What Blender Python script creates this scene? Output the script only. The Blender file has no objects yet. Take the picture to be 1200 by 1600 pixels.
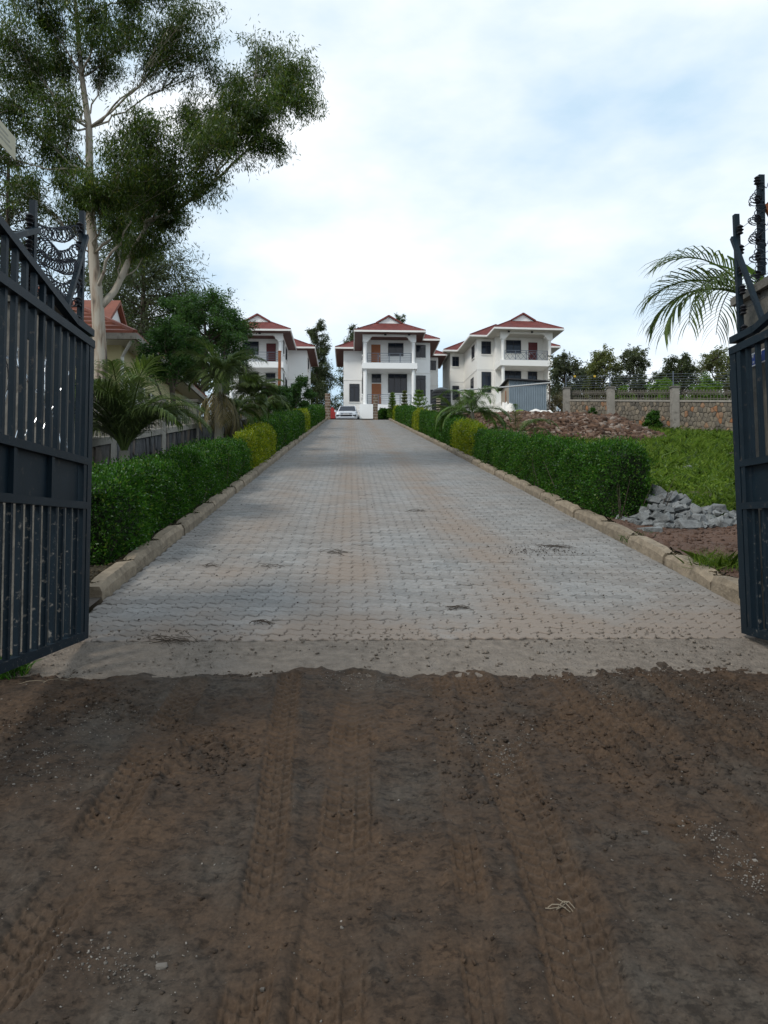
import bpy, math, random
import numpy as np
from mathutils import Vector, Matrix, Euler

random.seed(7)
rng = np.random.default_rng(7)
R = math.radians
scene = bpy.context.scene
col = scene.collection

# ------------------------------------------------------------------ camera
EYE = Vector((0.0, 0.0, 1.6))
SLOPE = 0.171
cd = bpy.data.cameras.new('camera')
cam = bpy.data.objects.new('camera', cd)
col.objects.link(cam)
cam.location = EYE
cam.rotation_euler = (R(90 + 1.43), 0, R(-2.43))
cd.sensor_fit = 'VERTICAL'
cd.sensor_height = 36
cd.lens = 27.0
cd.clip_start = 0.05
cd.clip_end = 2000
scene.camera = cam
CM = Euler(cam.rotation_euler).to_matrix()

# ------------------------------------------------------------------ world, sun, exposure
SUN_EL, SUN_AZ = 44.0, 232.0          # azimuth measured clockwise from +Y
w = bpy.data.worlds.new('World')
scene.world = w
w.use_nodes = True
nt = w.node_tree
nt.nodes.clear()
N = nt.nodes.new
out = N('ShaderNodeOutputWorld')
bg = N('ShaderNodeBackground')
bg.inputs['Strength'].default_value = 0.15
sky = N('ShaderNodeTexSky')
sky.sky_type = 'NISHITA'
sky.sun_disc = False
sky.sun_elevation = R(SUN_EL)
sky.sun_rotation = R(SUN_AZ)
sky.dust_density = 2.0
tc = N('ShaderNodeTexCoord')
mp = N('ShaderNodeMapping')
mp.inputs['Scale'].default_value = (1.6, 1.6, 3.6)
mp.inputs['Rotation'].default_value = (R(8), R(-24), R(15))
nz = N('ShaderNodeTexNoise')
nz.inputs['Scale'].default_value = 1.7
nz.inputs['Detail'].default_value = 6
nz.inputs['Roughness'].default_value = 0.5
cr = N('ShaderNodeValToRGB')
cr.color_ramp.elements[0].position = 0.40
cr.color_ramp.elements[0].color = (0, 0, 0, 1)
cr.color_ramp.elements[1].position = 0.69
cr.color_ramp.elements[1].color = (1, 1, 1, 1)
cloud = N('ShaderNodeMixRGB')           # thin grey-blue veil to white cloud
cloud.inputs[1].default_value = (3.2, 4.2, 5.05, 1)
cloud.inputs[2].default_value = (6.3, 6.35, 6.35, 1)
mx = N('ShaderNodeMixRGB')
mx.inputs[0].default_value = 0.90
L = nt.links.new
L(tc.outputs['Generated'], mp.inputs['Vector'])
L(mp.outputs[0], nz.inputs['Vector'])
L(nz.outputs['Fac'], cr.inputs[0])
L(cr.outputs[0], cloud.inputs[0])
L(sky.outputs[0], mx.inputs[1])
L(cloud.outputs[0], mx.inputs[2])
L(mx.outputs[0], bg.inputs['Color'])
L(bg.outputs[0], out.inputs['Surface'])

sd = bpy.data.lights.new('sun', 'SUN')
sd.energy = 1.4
sd.angle = R(14)
sd.color = (1.0, 0.94, 0.85)
sun = bpy.data.objects.new('sun', sd)
col.objects.link(sun)
sdir = Vector((math.sin(R(SUN_AZ)) * math.cos(R(SUN_EL)), math.cos(R(SUN_AZ)) * math.cos(R(SUN_EL)), math.sin(R(SUN_EL))))
sun.rotation_euler = sdir.to_track_quat('Z', 'Y').to_euler()
sun.location = (0, 0, 40)

vs = scene.view_settings
vs.view_transform = 'Standard'
vs.look = 'None'
vs.exposure = 0.42
vs.gamma = 1.0
vs.use_curve_mapping = False

# ------------------------------------------------------------------ picture <-> place helpers
def ray(u, v):
    return CM @ Vector(((u - 600) / 1200, (800 - v) / 1200, -1))
def at_y(u, v, Y):
    d = ray(u, v)
    return EYE + d * (Y / d.y)
def at_x(u, v, X):
    d = ray(u, v)
    return EYE + d * (X / d.x)
def on_ground(u, v):
    d = ray(u, v)
    return EYE + d * (1.6 / (SLOPE * d.y - d.z))

CREST = 63.0
def H(x, y):
    """hill profile: straight grade up to the crest, then a plateau"""
    y = np.asarray(y, float)
    s = 2.0
    up = SLOPE * y
    top = SLOPE * CREST
    z = -s * np.logaddexp(-up / s, -top / s) * 1.0
    z = np.where(y < CREST - 14, up, np.minimum(up, z + s * 0.0))
    z = np.where(y < -1.0, -SLOPE + (y + 1) * 0.02, z)
    return z
def Hs(y):
    if y < -1: return -SLOPE + (y + 1) * 0.02
    return min(SLOPE * y, SLOPE * CREST) if y > CREST - 1 else SLOPE * y

# ------------------------------------------------------------------ numpy noise
def _hash(ix, iy, seed):
    n = (ix.astype(np.int64) * 374761393 + iy.astype(np.int64) * 668265263 + seed * 1442695041) & 0x7fffffff
    n = ((n ^ (n >> 13)) * 1274126177) & 0x7fffffff
    return ((n ^ (n >> 16)) & 0xffff) / 65535.0
def vnoise(x, y, seed=0):
    x0 = np.floor(x); y0 = np.floor(y)
    fx = x - x0; fy = y - y0
    fx = fx * fx * (3 - 2 * fx); fy = fy * fy * (3 - 2 * fy)
    a = _hash(x0, y0, seed); b = _hash(x0 + 1, y0, seed)
    c = _hash(x0, y0 + 1, seed); d = _hash(x0 + 1, y0 + 1, seed)
    return (a * (1 - fx) + b * fx) * (1 - fy) + (c * (1 - fx) + d * fx) * fy
def fbm(x, y, octv=4, seed=0, rough=0.5):
    s = 0; a = 1; t = 0
    for i in range(octv):
        s = s + a * vnoise(x * 2 ** i + 17.3 * i, y * 2 ** i - 9.1 * i, seed + i); t += a; a *= rough
    return s / t

# ------------------------------------------------------------------ materials
def newmat(name):
    m = bpy.data.materials.new(name); m.use_nodes = True
    m.node_tree.nodes.clear()
    return m, m.node_tree
def plain(name, rgb, rough=0.7, metal=0.0, var=0.12, scale=6.0, bump=0.0, bscale=40.0, spec=0.3, dirt=None, dirt_amt=0.0, dirt_scale=3.0):
    """principled colour with noise wear; dirt = second colour in patches"""
    m, t = newmat(name); n = t.nodes.new; l = t.links.new
    o = n('ShaderNodeOutputMaterial'); p = n('ShaderNodeBsdfPrincipled')
    p.inputs['Roughness'].default_value = rough; p.inputs['Metallic'].default_value = metal
    p.inputs['Specular IOR Level'].default_value = spec
    g = n('ShaderNodeNewGeometry')
    z = n('ShaderNodeTexNoise'); z.inputs['Scale'].default_value = scale; z.inputs['Detail'].default_value = 5
    l(g.outputs['Position'], z.inputs['Vector'])
    mx = n('ShaderNodeMixRGB')
    mx.inputs[1].default_value = (*[c * (1 - var) for c in rgb], 1)
    mx.inputs[2].default_value = (*[min(1, c * (1 + var)) for c in rgb], 1)
    l(z.outputs['Fac'], mx.inputs[0])
    last = mx.outputs[0]
    if dirt:
        z2 = n('ShaderNodeTexNoise'); z2.inputs['Scale'].default_value = dirt_scale; z2.inputs['Detail'].default_value = 6; z2.inputs['Roughness'].default_value = 0.65
        l(g.outputs['Position'], z2.inputs['Vector'])
        r = n('ShaderNodeValToRGB'); r.color_ramp.elements[0].position = 0.62 - 0.3 * dirt_amt; r.color_ramp.elements[1].position = 0.80 - 0.2 * dirt_amt
        l(z2.outputs['Fac'], r.inputs[0])
        m2 = n('ShaderNodeMixRGB'); m2.inputs[2].default_value = (*dirt, 1)
        l(r.outputs[0], m2.inputs[0]); l(last, m2.inputs[1]); last = m2.outputs[0]
    l(last, p.inputs['Base Color'])
    if bump:
        zb = n('ShaderNodeTexNoise'); zb.inputs['Scale'].default_value = bscale; zb.inputs['Detail'].default_value = 4
        l(g.outputs['Position'], zb.inputs['Vector'])
        b = n('ShaderNodeBump'); b.inputs['Strength'].default_value = bump; b.inputs['Distance'].default_value = 0.02
        l(zb.outputs['Fac'], b.inputs['Height']); l(b.outputs[0], p.inputs['Normal'])
    l(p.outputs[0], o.inputs[0])
    return m
def island(name, c1, c2, rough=0.8, bump=0.0, bscale=60, c3=None, spec=0.3):
    """colour varies from piece to piece of one mesh"""
    m, t = newmat(name); n = t.nodes.new; l = t.links.new
    o = n('ShaderNodeOutputMaterial'); p = n('ShaderNodeBsdfPrincipled'); p.inputs['Roughness'].default_value = rough
    p.inputs['Specular IOR Level'].default_value = spec
    g = n('ShaderNodeNewGeometry'); oi = n('ShaderNodeObjectInfo')
    ad = n('ShaderNodeMath'); ad.operation = 'ADD'; l(g.outputs['Random Per Island'], ad.inputs[0]); l(oi.outputs['Random'], ad.inputs[1])
    fr = n('ShaderNodeMath'); fr.operation = 'FRACT'; l(ad.outputs[0], fr.inputs[0])
    r = n('ShaderNodeValToRGB'); r.color_ramp.elements[0].color = (*c1, 1); r.color_ramp.elements[1].color = (*c2, 1)
    if c3:
        e = r.color_ramp.elements.new(0.8); e.color = (*c2, 1); r.color_ramp.elements[-1].color = (*c3, 1)
    l(fr.outputs[0], r.inputs[0])
    z = n('ShaderNodeTexNoise'); z.inputs['Scale'].default_value = bscale * 0.4; z.inputs['Detail'].default_value = 5
    l(g.outputs['Position'], z.inputs['Vector'])
    mm = n('ShaderNodeMixRGB'); mm.blend_type = 'MULTIPLY'; mm.inputs[0].default_value = 0.7
    rr = n('ShaderNodeValToRGB'); rr.color_ramp.elements[0].position = 0.3; rr.color_ramp.elements[0].color = (0.45, 0.45, 0.45, 1); rr.color_ramp.elements[1].position = 0.65
    l(z.outputs['Fac'], rr.inputs[0]); l(r.outputs[0], mm.inputs[1]); l(rr.outputs[0], mm.inputs[2])
    l(mm.outputs[0], p.inputs['Base Color'])
    if bump:
        zb = n('ShaderNodeTexNoise'); zb.inputs['Scale'].default_value = bscale; zb.inputs['Detail'].default_value = 5
        l(g.outputs['Position'], zb.inputs['Vector'])
        b = n('ShaderNodeBump'); b.inputs['Strength'].default_value = bump; b.inputs['Distance'].default_value = 0.02
        l(zb.outputs['Fac'], b.inputs['Height']); l(b.outputs[0], p.inputs['Normal'])
    l(p.outputs[0], o.inputs[0])
    return m
def leafmat(name, c1, c2, trans=0.35, gloss=0.12, c3=None, patch=2.2):
    m, t = newmat(name); n = t.nodes.new; l = t.links.new
    o = n('ShaderNodeOutputMaterial'); g = n('ShaderNodeNewGeometry')
    r = n('ShaderNodeValToRGB'); r.color_ramp.elements[0].color = (*c1, 1); r.color_ramp.elements[1].color = (*c2, 1)
    if c3:
        r.color_ramp.elements[1].position = 0.88; e = r.color_ramp.elements.new(1.0); e.color = (*c3, 1)
    l(g.outputs['Random Per Island'], r.inputs[0])
    d = n('ShaderNodeBsdfDiffuse'); tr = n('ShaderNodeBsdfTranslucent'); gl = n('ShaderNodeBsdfGlossy'); gl.inputs['Roughness'].default_value = 0.45
    gl.inputs['Color'].default_value = (0.6, 0.65, 0.6, 1)
    pz = n('ShaderNodeTexNoise'); pz.inputs['Scale'].default_value = patch; pz.inputs['Detail'].default_value = 4; l(g.outputs['Position'], pz.inputs['Vector'])
    pr = n('ShaderNodeValToRGB'); pr.color_ramp.elements[0].position = 0.35; pr.color_ramp.elements[0].color = (0.72, 0.70, 0.62, 1); pr.color_ramp.elements[1].position = 0.65; pr.color_ramp.elements[1].color = (1.35, 1.28, 1.1, 1)
    l(pz.outputs['Fac'], pr.inputs[0])
    pm_ = n('ShaderNodeMixRGB'); pm_.blend_type = 'MULTIPLY'; pm_.inputs[0].default_value = 1; l(r.outputs[0], pm_.inputs[1]); l(pr.outputs[0], pm_.inputs[2])
    r = pm_
    l(r.outputs[0], d.inputs[0])
    br = n('ShaderNodeMixRGB'); br.blend_type = 'MULTIPLY'; br.inputs[0].default_value = 1; br.inputs[2].default_value = (1.3, 1.4, 0.6, 1)
    l(r.outputs[0], br.inputs[1]); l(br.outputs[0], tr.inputs[0])
    m1 = n('ShaderNodeMixShader'); m1.inputs[0].default_value = trans; l(d.outputs[0], m1.inputs[1]); l(tr.outputs[0], m1.inputs[2])
    lw = n('ShaderNodeLayerWeight'); lw.inputs[0].default_value = 0.25
    mu = n('ShaderNodeMath'); mu.operation = 'MULTIPLY'; mu.inputs[1].default_value = gloss * 2; l(lw.outputs['Fresnel'], mu.inputs[0])
    m2 = n('ShaderNodeMixShader'); l(mu.outputs[0], m2.inputs[0]); l(m1.outputs[0], m2.inputs[1]); l(gl.outputs[0], m2.inputs[2])
    l(m2.outputs[0], o.inputs[0])
    return m

M = {}
M['navy'] = plain('navy_gate_paint', (0.006, 0.0140, 0.0215), 0.5, 0.0, 0.3, 9, 0.08, 160, 0.16, dirt=(0.10, 0.085, 0.07), dirt_amt=0.04, dirt_scale=20)
M['navy_low'] = plain('navy_gate_paint_mud_splashed', (0.006, 0.0140, 0.0215), 0.6, 0.0, 0.3, 9, 0.1, 160, 0.16, dirt=(0.24, 0.22, 0.19), dirt_amt=0.12, dirt_scale=34)
M['black'] = plain('black_plastic', (0.012, 0.012, 0.015), 0.45)
M['wire'] = plain('dark_wire', (0.03, 0.035, 0.045), 0.4, 0.6)
M['shiny_wire'] = plain('galvanised_wire', (0.62, 0.64, 0.66), 0.25, 1.0)
M['concrete'] = plain('weathered_concrete', (0.15, 0.14, 0.122), 0.9, 0, 0.25, 5, 0.5, 30, 0.2, dirt=(0.07, 0.07, 0.06), dirt_amt=0.35, dirt_scale=2.2)
M['darkrender'] = plain('dark_stained_render', (0.065, 0.060, 0.053), 0.95, 0, 0.4, 5, 0.8, 14, 0.2, dirt=(0.11, 0.07, 0.04), dirt_amt=0.1, dirt_scale=3)
M['coping'] = plain('old_coping', (0.25, 0.23, 0.20), 0.9, 0, 0.25, 5, 0.4, 30, 0.2, dirt=(0.09, 0.085, 0.07), dirt_amt=0.25, dirt_scale=4)
M['kerb'] = island('kerb_concrete', (0.22, 0.18, 0.13), (0.31, 0.25, 0.18), 0.9, 0.7, 26)
M['mortar'] = plain('mortar', (0.12, 0.11, 0.10), 0.95, 0, 0.2, 8, 0.4, 40)
M['wallstone'] = island('warm_wall_stone', (0.115, 0.104, 0.086), (0.235, 0.195, 0.145), 0.9, 0.6, 18, c3=(0.32, 0.145, 0.065))
M['slate'] = island('dark_wall_stone', (0.035, 0.036, 0.04), (0.085, 0.085, 0.088), 0.85, 0.6, 18, c3=(0.15, 0.11, 0.08))
M['quarry'] = island('grey_quarry_stone', (0.15, 0.158, 0.158), (0.29, 0.30, 0.298), 0.9, 0.9, 30)
M['block'] = island('brown_block', (0.10, 0.065, 0.04), (0.24, 0.17, 0.12), 0.9, 0.4, 30)
M['blockmortar'] = plain('pale_block_mortar', (0.45, 0.42, 0.38), 0.9)
M['rubble'] = island('brown_rubble', (0.062, 0.034, 0.021), (0.17, 0.102, 0.068), 0.9, 0.4, 30, c3=(0.30, 0.25, 0.21))
M['white'] = plain('white_wall_paint', (0.80, 0.80, 0.79), 0.75, 0, 0.03, 1.5, 0.05, 30, 0.25, dirt=(0.66, 0.65, 0.62), dirt_amt=-0.1, dirt_scale=0.8)
M['cream'] = plain('cream_wall_paint', (0.79, 0.775, 0.735), 0.75, 0, 0.03, 1.5, 0.05, 30, 0.25, dirt=(0.66, 0.63, 0.58), dirt_amt=0.0, dirt_scale=0.8)
M['yellowwall'] = plain('pale_yellow_wall_paint', (0.56, 0.50, 0.29), 0.8, 0, 0.06, 1.5, 0.05, 30, 0.25)
M['trim'] = plain('white_trim', (0.74, 0.73, 0.70), 0.6, 0, 0.06, 3)
M['rail'] = plain('grey_steel_rail', (0.12, 0.14, 0.17), 0.45, 0.3)
M['soffit'] = plain('brown_soffit_boards', (0.115, 0.045, 0.035), 0.6, 0, 0.2, 4)
M['soffit_c'] = plain('cream_soffit', (0.55, 0.52, 0.46), 0.7, 0, 0.1, 4)
M['door'] = plain('varnished_wood_door', (0.30, 0.105, 0.04), 0.45, 0, 0.25, 14, 0.1, 30)
M['door_dark'] = plain('dark_maroon_door', (0.10, 0.018, 0.02), 0.45, 0, 0.2, 14)
M['louvre'] = plain('grey_wood_louvre', (0.30, 0.28, 0.24), 0.7, 0, 0.2, 10)
M['frame'] = plain('dark_window_frame', (0.02, 0.022, 0.027), 0.4)
M['glass'] = plain('dark_window_glass', (0.012, 0.018, 0.03), 0.08, 0, 0.2, 2, spec=0.35)
M['carpaint'] = plain('silver_white_car_paint', (0.58, 0.61, 0.65), 0.22, 0.25, 0.02, 3, spec=0.5)
M['rubber'] = plain('tyre_rubber', (0.018, 0.018, 0.018), 0.8)
M['alloy'] = plain('alloy', (0.5, 0.5, 0.52), 0.3, 0.9)
M['lampglass'] = plain('lamp_lens', (0.55, 0.58, 0.62), 0.1, 0, 0.1, 20, spec=0.6)
M['rust'] = plain('rusty_steel', (0.28, 0.095, 0.035), 0.8, 0.1, 0.35, 9)
M['pvc'] = plain('pale_pipe', (0.42, 0.42, 0.41), 0.5, 0, 0.08)
M['ironsheet'] = plain('galvanised_iron_sheet', (0.17, 0.215, 0.25), 0.5, 0.0, 0.2, 2.5, 0, 40, 0.4, dirt=(0.19, 0.17, 0.15), dirt_amt=-0.1, dirt_scale=1.5)
M['plywood'] = plain('grey_plywood', (0.34, 0.29, 0.23), 0.85, 0, 0.15, 3)
M['darkroof'] = plain('dark_shed_roof', (0.035, 0.035, 0.037), 0.7)
M['tank'] = plain('black_water_tank', (0.018, 0.019, 0.02), 0.4, 0, 0.15, 2)
M['redroof'] = plain('bright_red_sheet', (0.55, 0.03, 0.02), 0.5)
M['sheet'] = plain('white_plastic_sheet', (0.68, 0.65, 0.60), 0.5, 0, 0.1, 4, 0.3, 10)
M['lime'] = plain('lime_plastic', (0.35, 0.60, 0.06), 0.4)
M['yellow'] = plain('yellow_sign', (0.55, 0.36, 0.04), 0.5)
M['blue'] = plain('blue_sign_plate', (0.012, 0.045, 0.24), 0.35, 0, 0.1, 6)
M['letter'] = plain('white_lettering', (0.8, 0.8, 0.8), 0.5)
M['creamsign'] = plain('cream_sign_plate', (0.46, 0.43, 0.31), 0.6, 0, 0.1, 6)
M['faint'] = plain('faded_print', (0.33, 0.32, 0.26), 0.7)
M['litter'] = plain('blue_wrapper', (0.03, 0.12, 0.5), 0.35)
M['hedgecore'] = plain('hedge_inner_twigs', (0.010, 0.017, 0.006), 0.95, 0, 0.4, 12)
M['hedge'] = leafmat('hedge_leaf', (0.012, 0.044, 0.009), (0.050, 0.138, 0.020), 0.36, 0.07, c3=(0.12, 0.17, 0.04), patch=3.0)
M['golden'] = leafmat('golden_hedge_leaf', (0.055, 0.125, 0.012), (0.30, 0.32, 0.028), 0.38, 0.07, patch=3.0)
M['euc'] = leafmat('eucalyptus_leaf', (0.025, 0.054, 0.017), (0.080, 0.124, 0.030), 0.42, 0.07, c3=(0.16, 0.17, 0.035), patch=0.7)
M['cas'] = leafmat('casuarina_needle', (0.034, 0.052, 0.028), (0.080, 0.100, 0.054), 0.25, 0.06, patch=1.0)
M['acacia'] = leafmat('feathery_leaf', (0.024, 0.064, 0.024), (0.068, 0.140, 0.046), 0.36, 0.06, patch=1.2)
M['olive'] = leafmat('olive_leaf', (0.065, 0.088, 0.042), (0.150, 0.165, 0.068), 0.36, 0.08, patch=1.0)
M['greyleaf'] = leafmat('dark_grey_leaf', (0.048, 0.064, 0.046), (0.110, 0.128, 0.085), 0.36, 0.08, patch=1.0)
M['bush'] = leafmat('bright_bush_leaf', (0.050, 0.11, 0.020), (0.14, 0.23, 0.042), 0.38, 0.08, patch=1.2)
M['palm'] = leafmat('palm_leaf', (0.036, 0.064, 0.024), (0.105, 0.145, 0.055), 0.34, 0.14)
M['palmlight'] = leafmat('light_palm_leaf', (0.05, 0.105, 0.03), (0.12, 0.19, 0.055), 0.35, 0.25)
M['palmdry'] = leafmat('dry_palm_leaf', (0.085, 0.075, 0.045), (0.16, 0.14, 0.085), 0.2, 0.15)
M['grass'] = leafmat('grass_blade', (0.045, 0.095, 0.017), (0.155, 0.225, 0.048), 0.38, 0.04)
M['bark'] = plain('dark_bark', (0.075, 0.058, 0.045), 0.95, 0, 0.35, 8, 0.6, 30)
M['paletrunk'] = plain('pale_palm_trunk', (0.20, 0.19, 0.155), 0.9, 0, 0.3, 10, 0.4, 30)
M['spike'] = plain('weathered_spike_steel', (0.14, 0.125, 0.105), 0.7, 0.2)
M['littershade'] = island('leaf_litter_contact_shade', (0.025, 0.022, 0.014), (0.10, 0.075, 0.042), 0.95)  # dark litter colour for the contact shade added along the kerbs
M['twig'] = plain('dry_twig', (0.20, 0.165, 0.12), 0.9)
M['darktwig'] = plain('dark_dry_twig', (0.05, 0.038, 0.028), 0.9)
M['grain'] = island('pale_gravel_bits', (0.09, 0.078, 0.066), (0.26, 0.235, 0.205), 0.9)

def euc_bark():
    m, t = newmat('peeling_eucalyptus_bark'); n = t.nodes.new; l = t.links.new
    o = n('ShaderNodeOutputMaterial'); p = n('ShaderNodeBsdfPrincipled'); p.inputs['Roughness'].default_value = 0.8
    g = n('ShaderNodeNewGeometry'); mp = n('ShaderNodeMapping'); mp.inputs['Scale'].default_value = (5, 5, 0.9)
    z = n('ShaderNodeTexNoise'); z.inputs['Scale'].default_value = 1.6; z.inputs['Detail'].default_value = 6
    l(g.outputs['Position'], mp.inputs[0]); l(mp.outputs[0], z.inputs['Vector'])
    r = n('ShaderNodeValToRGB'); e = r.color_ramp.elements
    e[0].position = 0.36; e[0].color = (0.06, 0.045, 0.035, 1); e[1].position = 0.56; e[1].color = (0.36, 0.32, 0.26, 1)
    k = e.new(0.45); k.color = (0.27, 0.21, 0.155, 1)
    sp = n('ShaderNodeSeparateXYZ'); l(g.outputs['Position'], sp.inputs[0])
    mr = n('ShaderNodeMapRange'); mr.inputs[1].default_value = 4.2; mr.inputs[2].default_value = 6.6; mr.inputs[3].default_value = -0.13; mr.inputs[4].default_value = 0.07
    l(sp.outputs[2], mr.inputs[0])       # rough dark bark stays at the foot, smooth pale bark above
    ad = n('ShaderNodeMath'); ad.operation = 'ADD'; l(z.outputs['Fac'], ad.inputs[0]); l(mr.outputs[0], ad.inputs[1])
    l(ad.outputs[0], r.inputs[0]); l(r.outputs[0], p.inputs['Base Color'])
    b = n('ShaderNodeBump'); b.inputs['Strength'].default_value = 0.5; l(z.outputs['Fac'], b.inputs['Height']); l(b.outputs[0], p.inputs['Normal'])
    l(p.outputs[0], o.inputs[0]); return m
M['eucbark'] = euc_bark()

def tile_mat(name, c1, c2):
    m, t = newmat(name); n = t.nodes.new; l = t.links.new
    o = n('ShaderNodeOutputMaterial'); p = n('ShaderNodeBsdfPrincipled'); p.inputs['Roughness'].default_value = 0.65
    g = n('ShaderNodeNewGeometry')
    z = n('ShaderNodeTexNoise'); z.inputs['Scale'].default_value = 2.2; z.inputs['Detail'].default_value = 6
    l(g.outputs['Position'], z.inputs['Vector'])
    r = n('ShaderNodeValToRGB'); r.color_ramp.elements[0].position = 0.3; r.color_ramp.elements[1].position = 0.7
    r.color_ramp.elements[0].color = (*c1, 1); r.color_ramp.elements[1].color = (*c2, 1)
    l(z.outputs['Fac'], r.inputs[0]); l(r.outputs[0], p.inputs['Base Color']); l(p.outputs[0], o.inputs[0]); return m
M['tile'] = tile_mat('maroon_roof_tile', (0.105, 0.017, 0.013), (0.185, 0.034, 0.024))
M['tile_orange'] = tile_mat('orange_red_roof_tile', (0.13, 0.032, 0.015), (0.24, 0.066, 0.030))

def math2(t, op, a, b=None, c=None):
    n = t.nodes.new('ShaderNodeMath'); n.operation = op
    for i, q in enumerate((a, b, c)):
        if q is None: continue
        if isinstance(q, (int, float)): n.inputs[i].default_value = q
        else: t.links.new(q, n.inputs[i])
    return n.outputs[0]

def paver_mat():
    """grey concrete pavers with brown dust carried in on tyre lines and washed over the joints"""
    m, t = newmat('dusty_grey_paver'); n = t.nodes.new; l = t.links.new
    o = n('ShaderNodeOutputMaterial'); p = n('ShaderNodeBsdfPrincipled'); p.inputs['Roughness'].default_value = 0.85
    p.inputs['Specular IOR Level'].default_value = 0.25
    g = n('ShaderNodeNewGeometry'); oi = n('ShaderNodeObjectInfo')
    fr = math2(t, 'FRACT', math2(t, 'ADD', g.outputs['Random Per Island'], oi.outputs['Random']))
    r = n('ShaderNodeValToRGB'); r.color_ramp.elements[0].color = (0.198, 0.198, 0.192, 1); r.color_ramp.elements[1].color = (0.282, 0.28, 0.272, 1)
    l(fr, r.inputs[0])
    z = n('ShaderNodeTexNoise'); z.inputs['Scale'].default_value = 28; z.inputs['Detail'].default_value = 6; z.inputs['Roughness'].default_value = 0.7
    l(g.outputs['Position'], z.inputs['Vector'])
    rr = n('ShaderNodeValToRGB'); rr.color_ramp.elements[0].position = 0.3; rr.color_ramp.elements[0].color = (0.6, 0.6, 0.6, 1); rr.color_ramp.elements[1].position = 0.62
    l(z.outputs['Fac'], rr.inputs[0])
    mm = n('ShaderNodeMixRGB'); mm.blend_type = 'MULTIPLY'; mm.inputs[0].default_value = 0.8
    l(r.outputs[0], mm.inputs[1]); l(rr.outputs[0], mm.inputs[2])
    sp = n('ShaderNodeSeparateXYZ'); l(g.outputs['Position'], sp.inputs[0])
    X, Y = sp.outputs[0], sp.outputs[1]
    nb = n('ShaderNodeTexNoise'); nb.inputs['Scale'].default_value = 0.9; nb.inputs['Detail'].default_value = 6; nb.inputs['Roughness'].default_value = 0.6
    l(g.outputs['Position'], nb.inputs['Vector'])
    def line(x0, k, y0, wid):
        d = math2(t, 'ABSOLUTE', math2(t, 'SUBTRACT', X, math2(t, 'MULTIPLY_ADD', math2(t, 'SUBTRACT', Y, y0), k, x0)))
        d = math2(t, 'SUBTRACT', 1.0, math2(t, 'DIVIDE', d, wid))
        return math2(t, 'MAXIMUM', d, 0.0)
    s = math2(t, 'MULTIPLY', line(-0.08, 0.0, 6, 0.5), 0.75)
    s = math2(t, 'MAXIMUM', s, math2(t, 'MULTIPLY', line(1.38, -0.004, 6, 0.5), 0.7))
    s = math2(t, 'MAXIMUM', s, math2(t, 'MULTIPLY', line(-1.1, 0.0, 6, 0.45), 0.35))
    near = n('ShaderNodeMapRange'); near.inputs[1].default_value = 5.2; near.inputs[2].default_value = 6.6; near.inputs[3].default_value = 1; near.inputs[4].default_value = 0
    l(Y, near.inputs[0])
    tr = math2(t, 'MULTIPLY', line(1.62, -0.42, 5.1, 0.20), near.outputs[0])
    s = math2(t, 'MAXIMUM', s, math2(t, 'MULTIPLY', tr, 1.7))
    edge = math2(t, 'MULTIPLY', math2(t, 'MULTIPLY', math2(t, 'SUBTRACT', X, 0.6), 0.5), near.outputs[0])
    edge = math2(t, 'MAXIMUM', edge, 0.0)
    s = math2(t, 'ADD', s, edge)
    f = math2(t, 'MULTIPLY', s, math2(t, 'MULTIPLY_ADD', nb.outputs['Fac'], 2.6, -0.5))
    f = math2(t, 'ADD', f, math2(t, 'MULTIPLY_ADD', nb.outputs['Fac'], 0.95, -0.27))
    n2 = n('ShaderNodeMapRange'); n2.inputs[1].default_value = 5.1; n2.inputs[2].default_value = 5.75; n2.inputs[3].default_value = 1; n2.inputs[4].default_value = 0
    l(Y, n2.inputs[0])
    nc = n('ShaderNodeTexNoise'); nc.inputs['Scale'].default_value = 3.5; nc.inputs['Detail'].default_value = 6; nc.inputs['Roughness'].default_value = 0.65; l(g.outputs['Position'], nc.inputs['Vector'])
    f = math2(t, 'ADD', f, math2(t, 'MAXIMUM', math2(t, 'MULTIPLY', n2.outputs[0], math2(t, 'MULTIPLY_ADD', nc.outputs['Fac'], 3.2, -1.0)), 0.0))
    f = math2(t, 'MINIMUM', math2(t, 'MAXIMUM', f, 0.0), 0.88)
    du = n('ShaderNodeMixRGB'); du.inputs[2].default_value = (0.215, 0.172, 0.138, 1)
    l(f, du.inputs[0]); l(mm.outputs[0], du.inputs[1])
    l(du.outputs[0], p.inputs['Base Color'])
    b = n('ShaderNodeBump'); b.inputs['Strength'].default_value = 0.5; b.inputs['Distance'].default_value = 0.006
    l(z.outputs['Fac'], b.inputs['Height']); l(b.outputs[0], p.inputs['Normal'])
    l(p.outputs[0], o.inputs[0]); return m
M['paver'] = paver_mat()
M['joint'] = plain('joint_soil', (0.085, 0.073, 0.062), 0.95, 0, 0.3, 12, 0.3, 60)
M['apron'] = plain('dusty_concrete_apron', (0.18, 0.152, 0.125), 0.92, 0, 0.55, 16, 1.0, 55, 0.2, dirt=(0.19, 0.165, 0.14), dirt_amt=0.3, dirt_scale=3.4)

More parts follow.
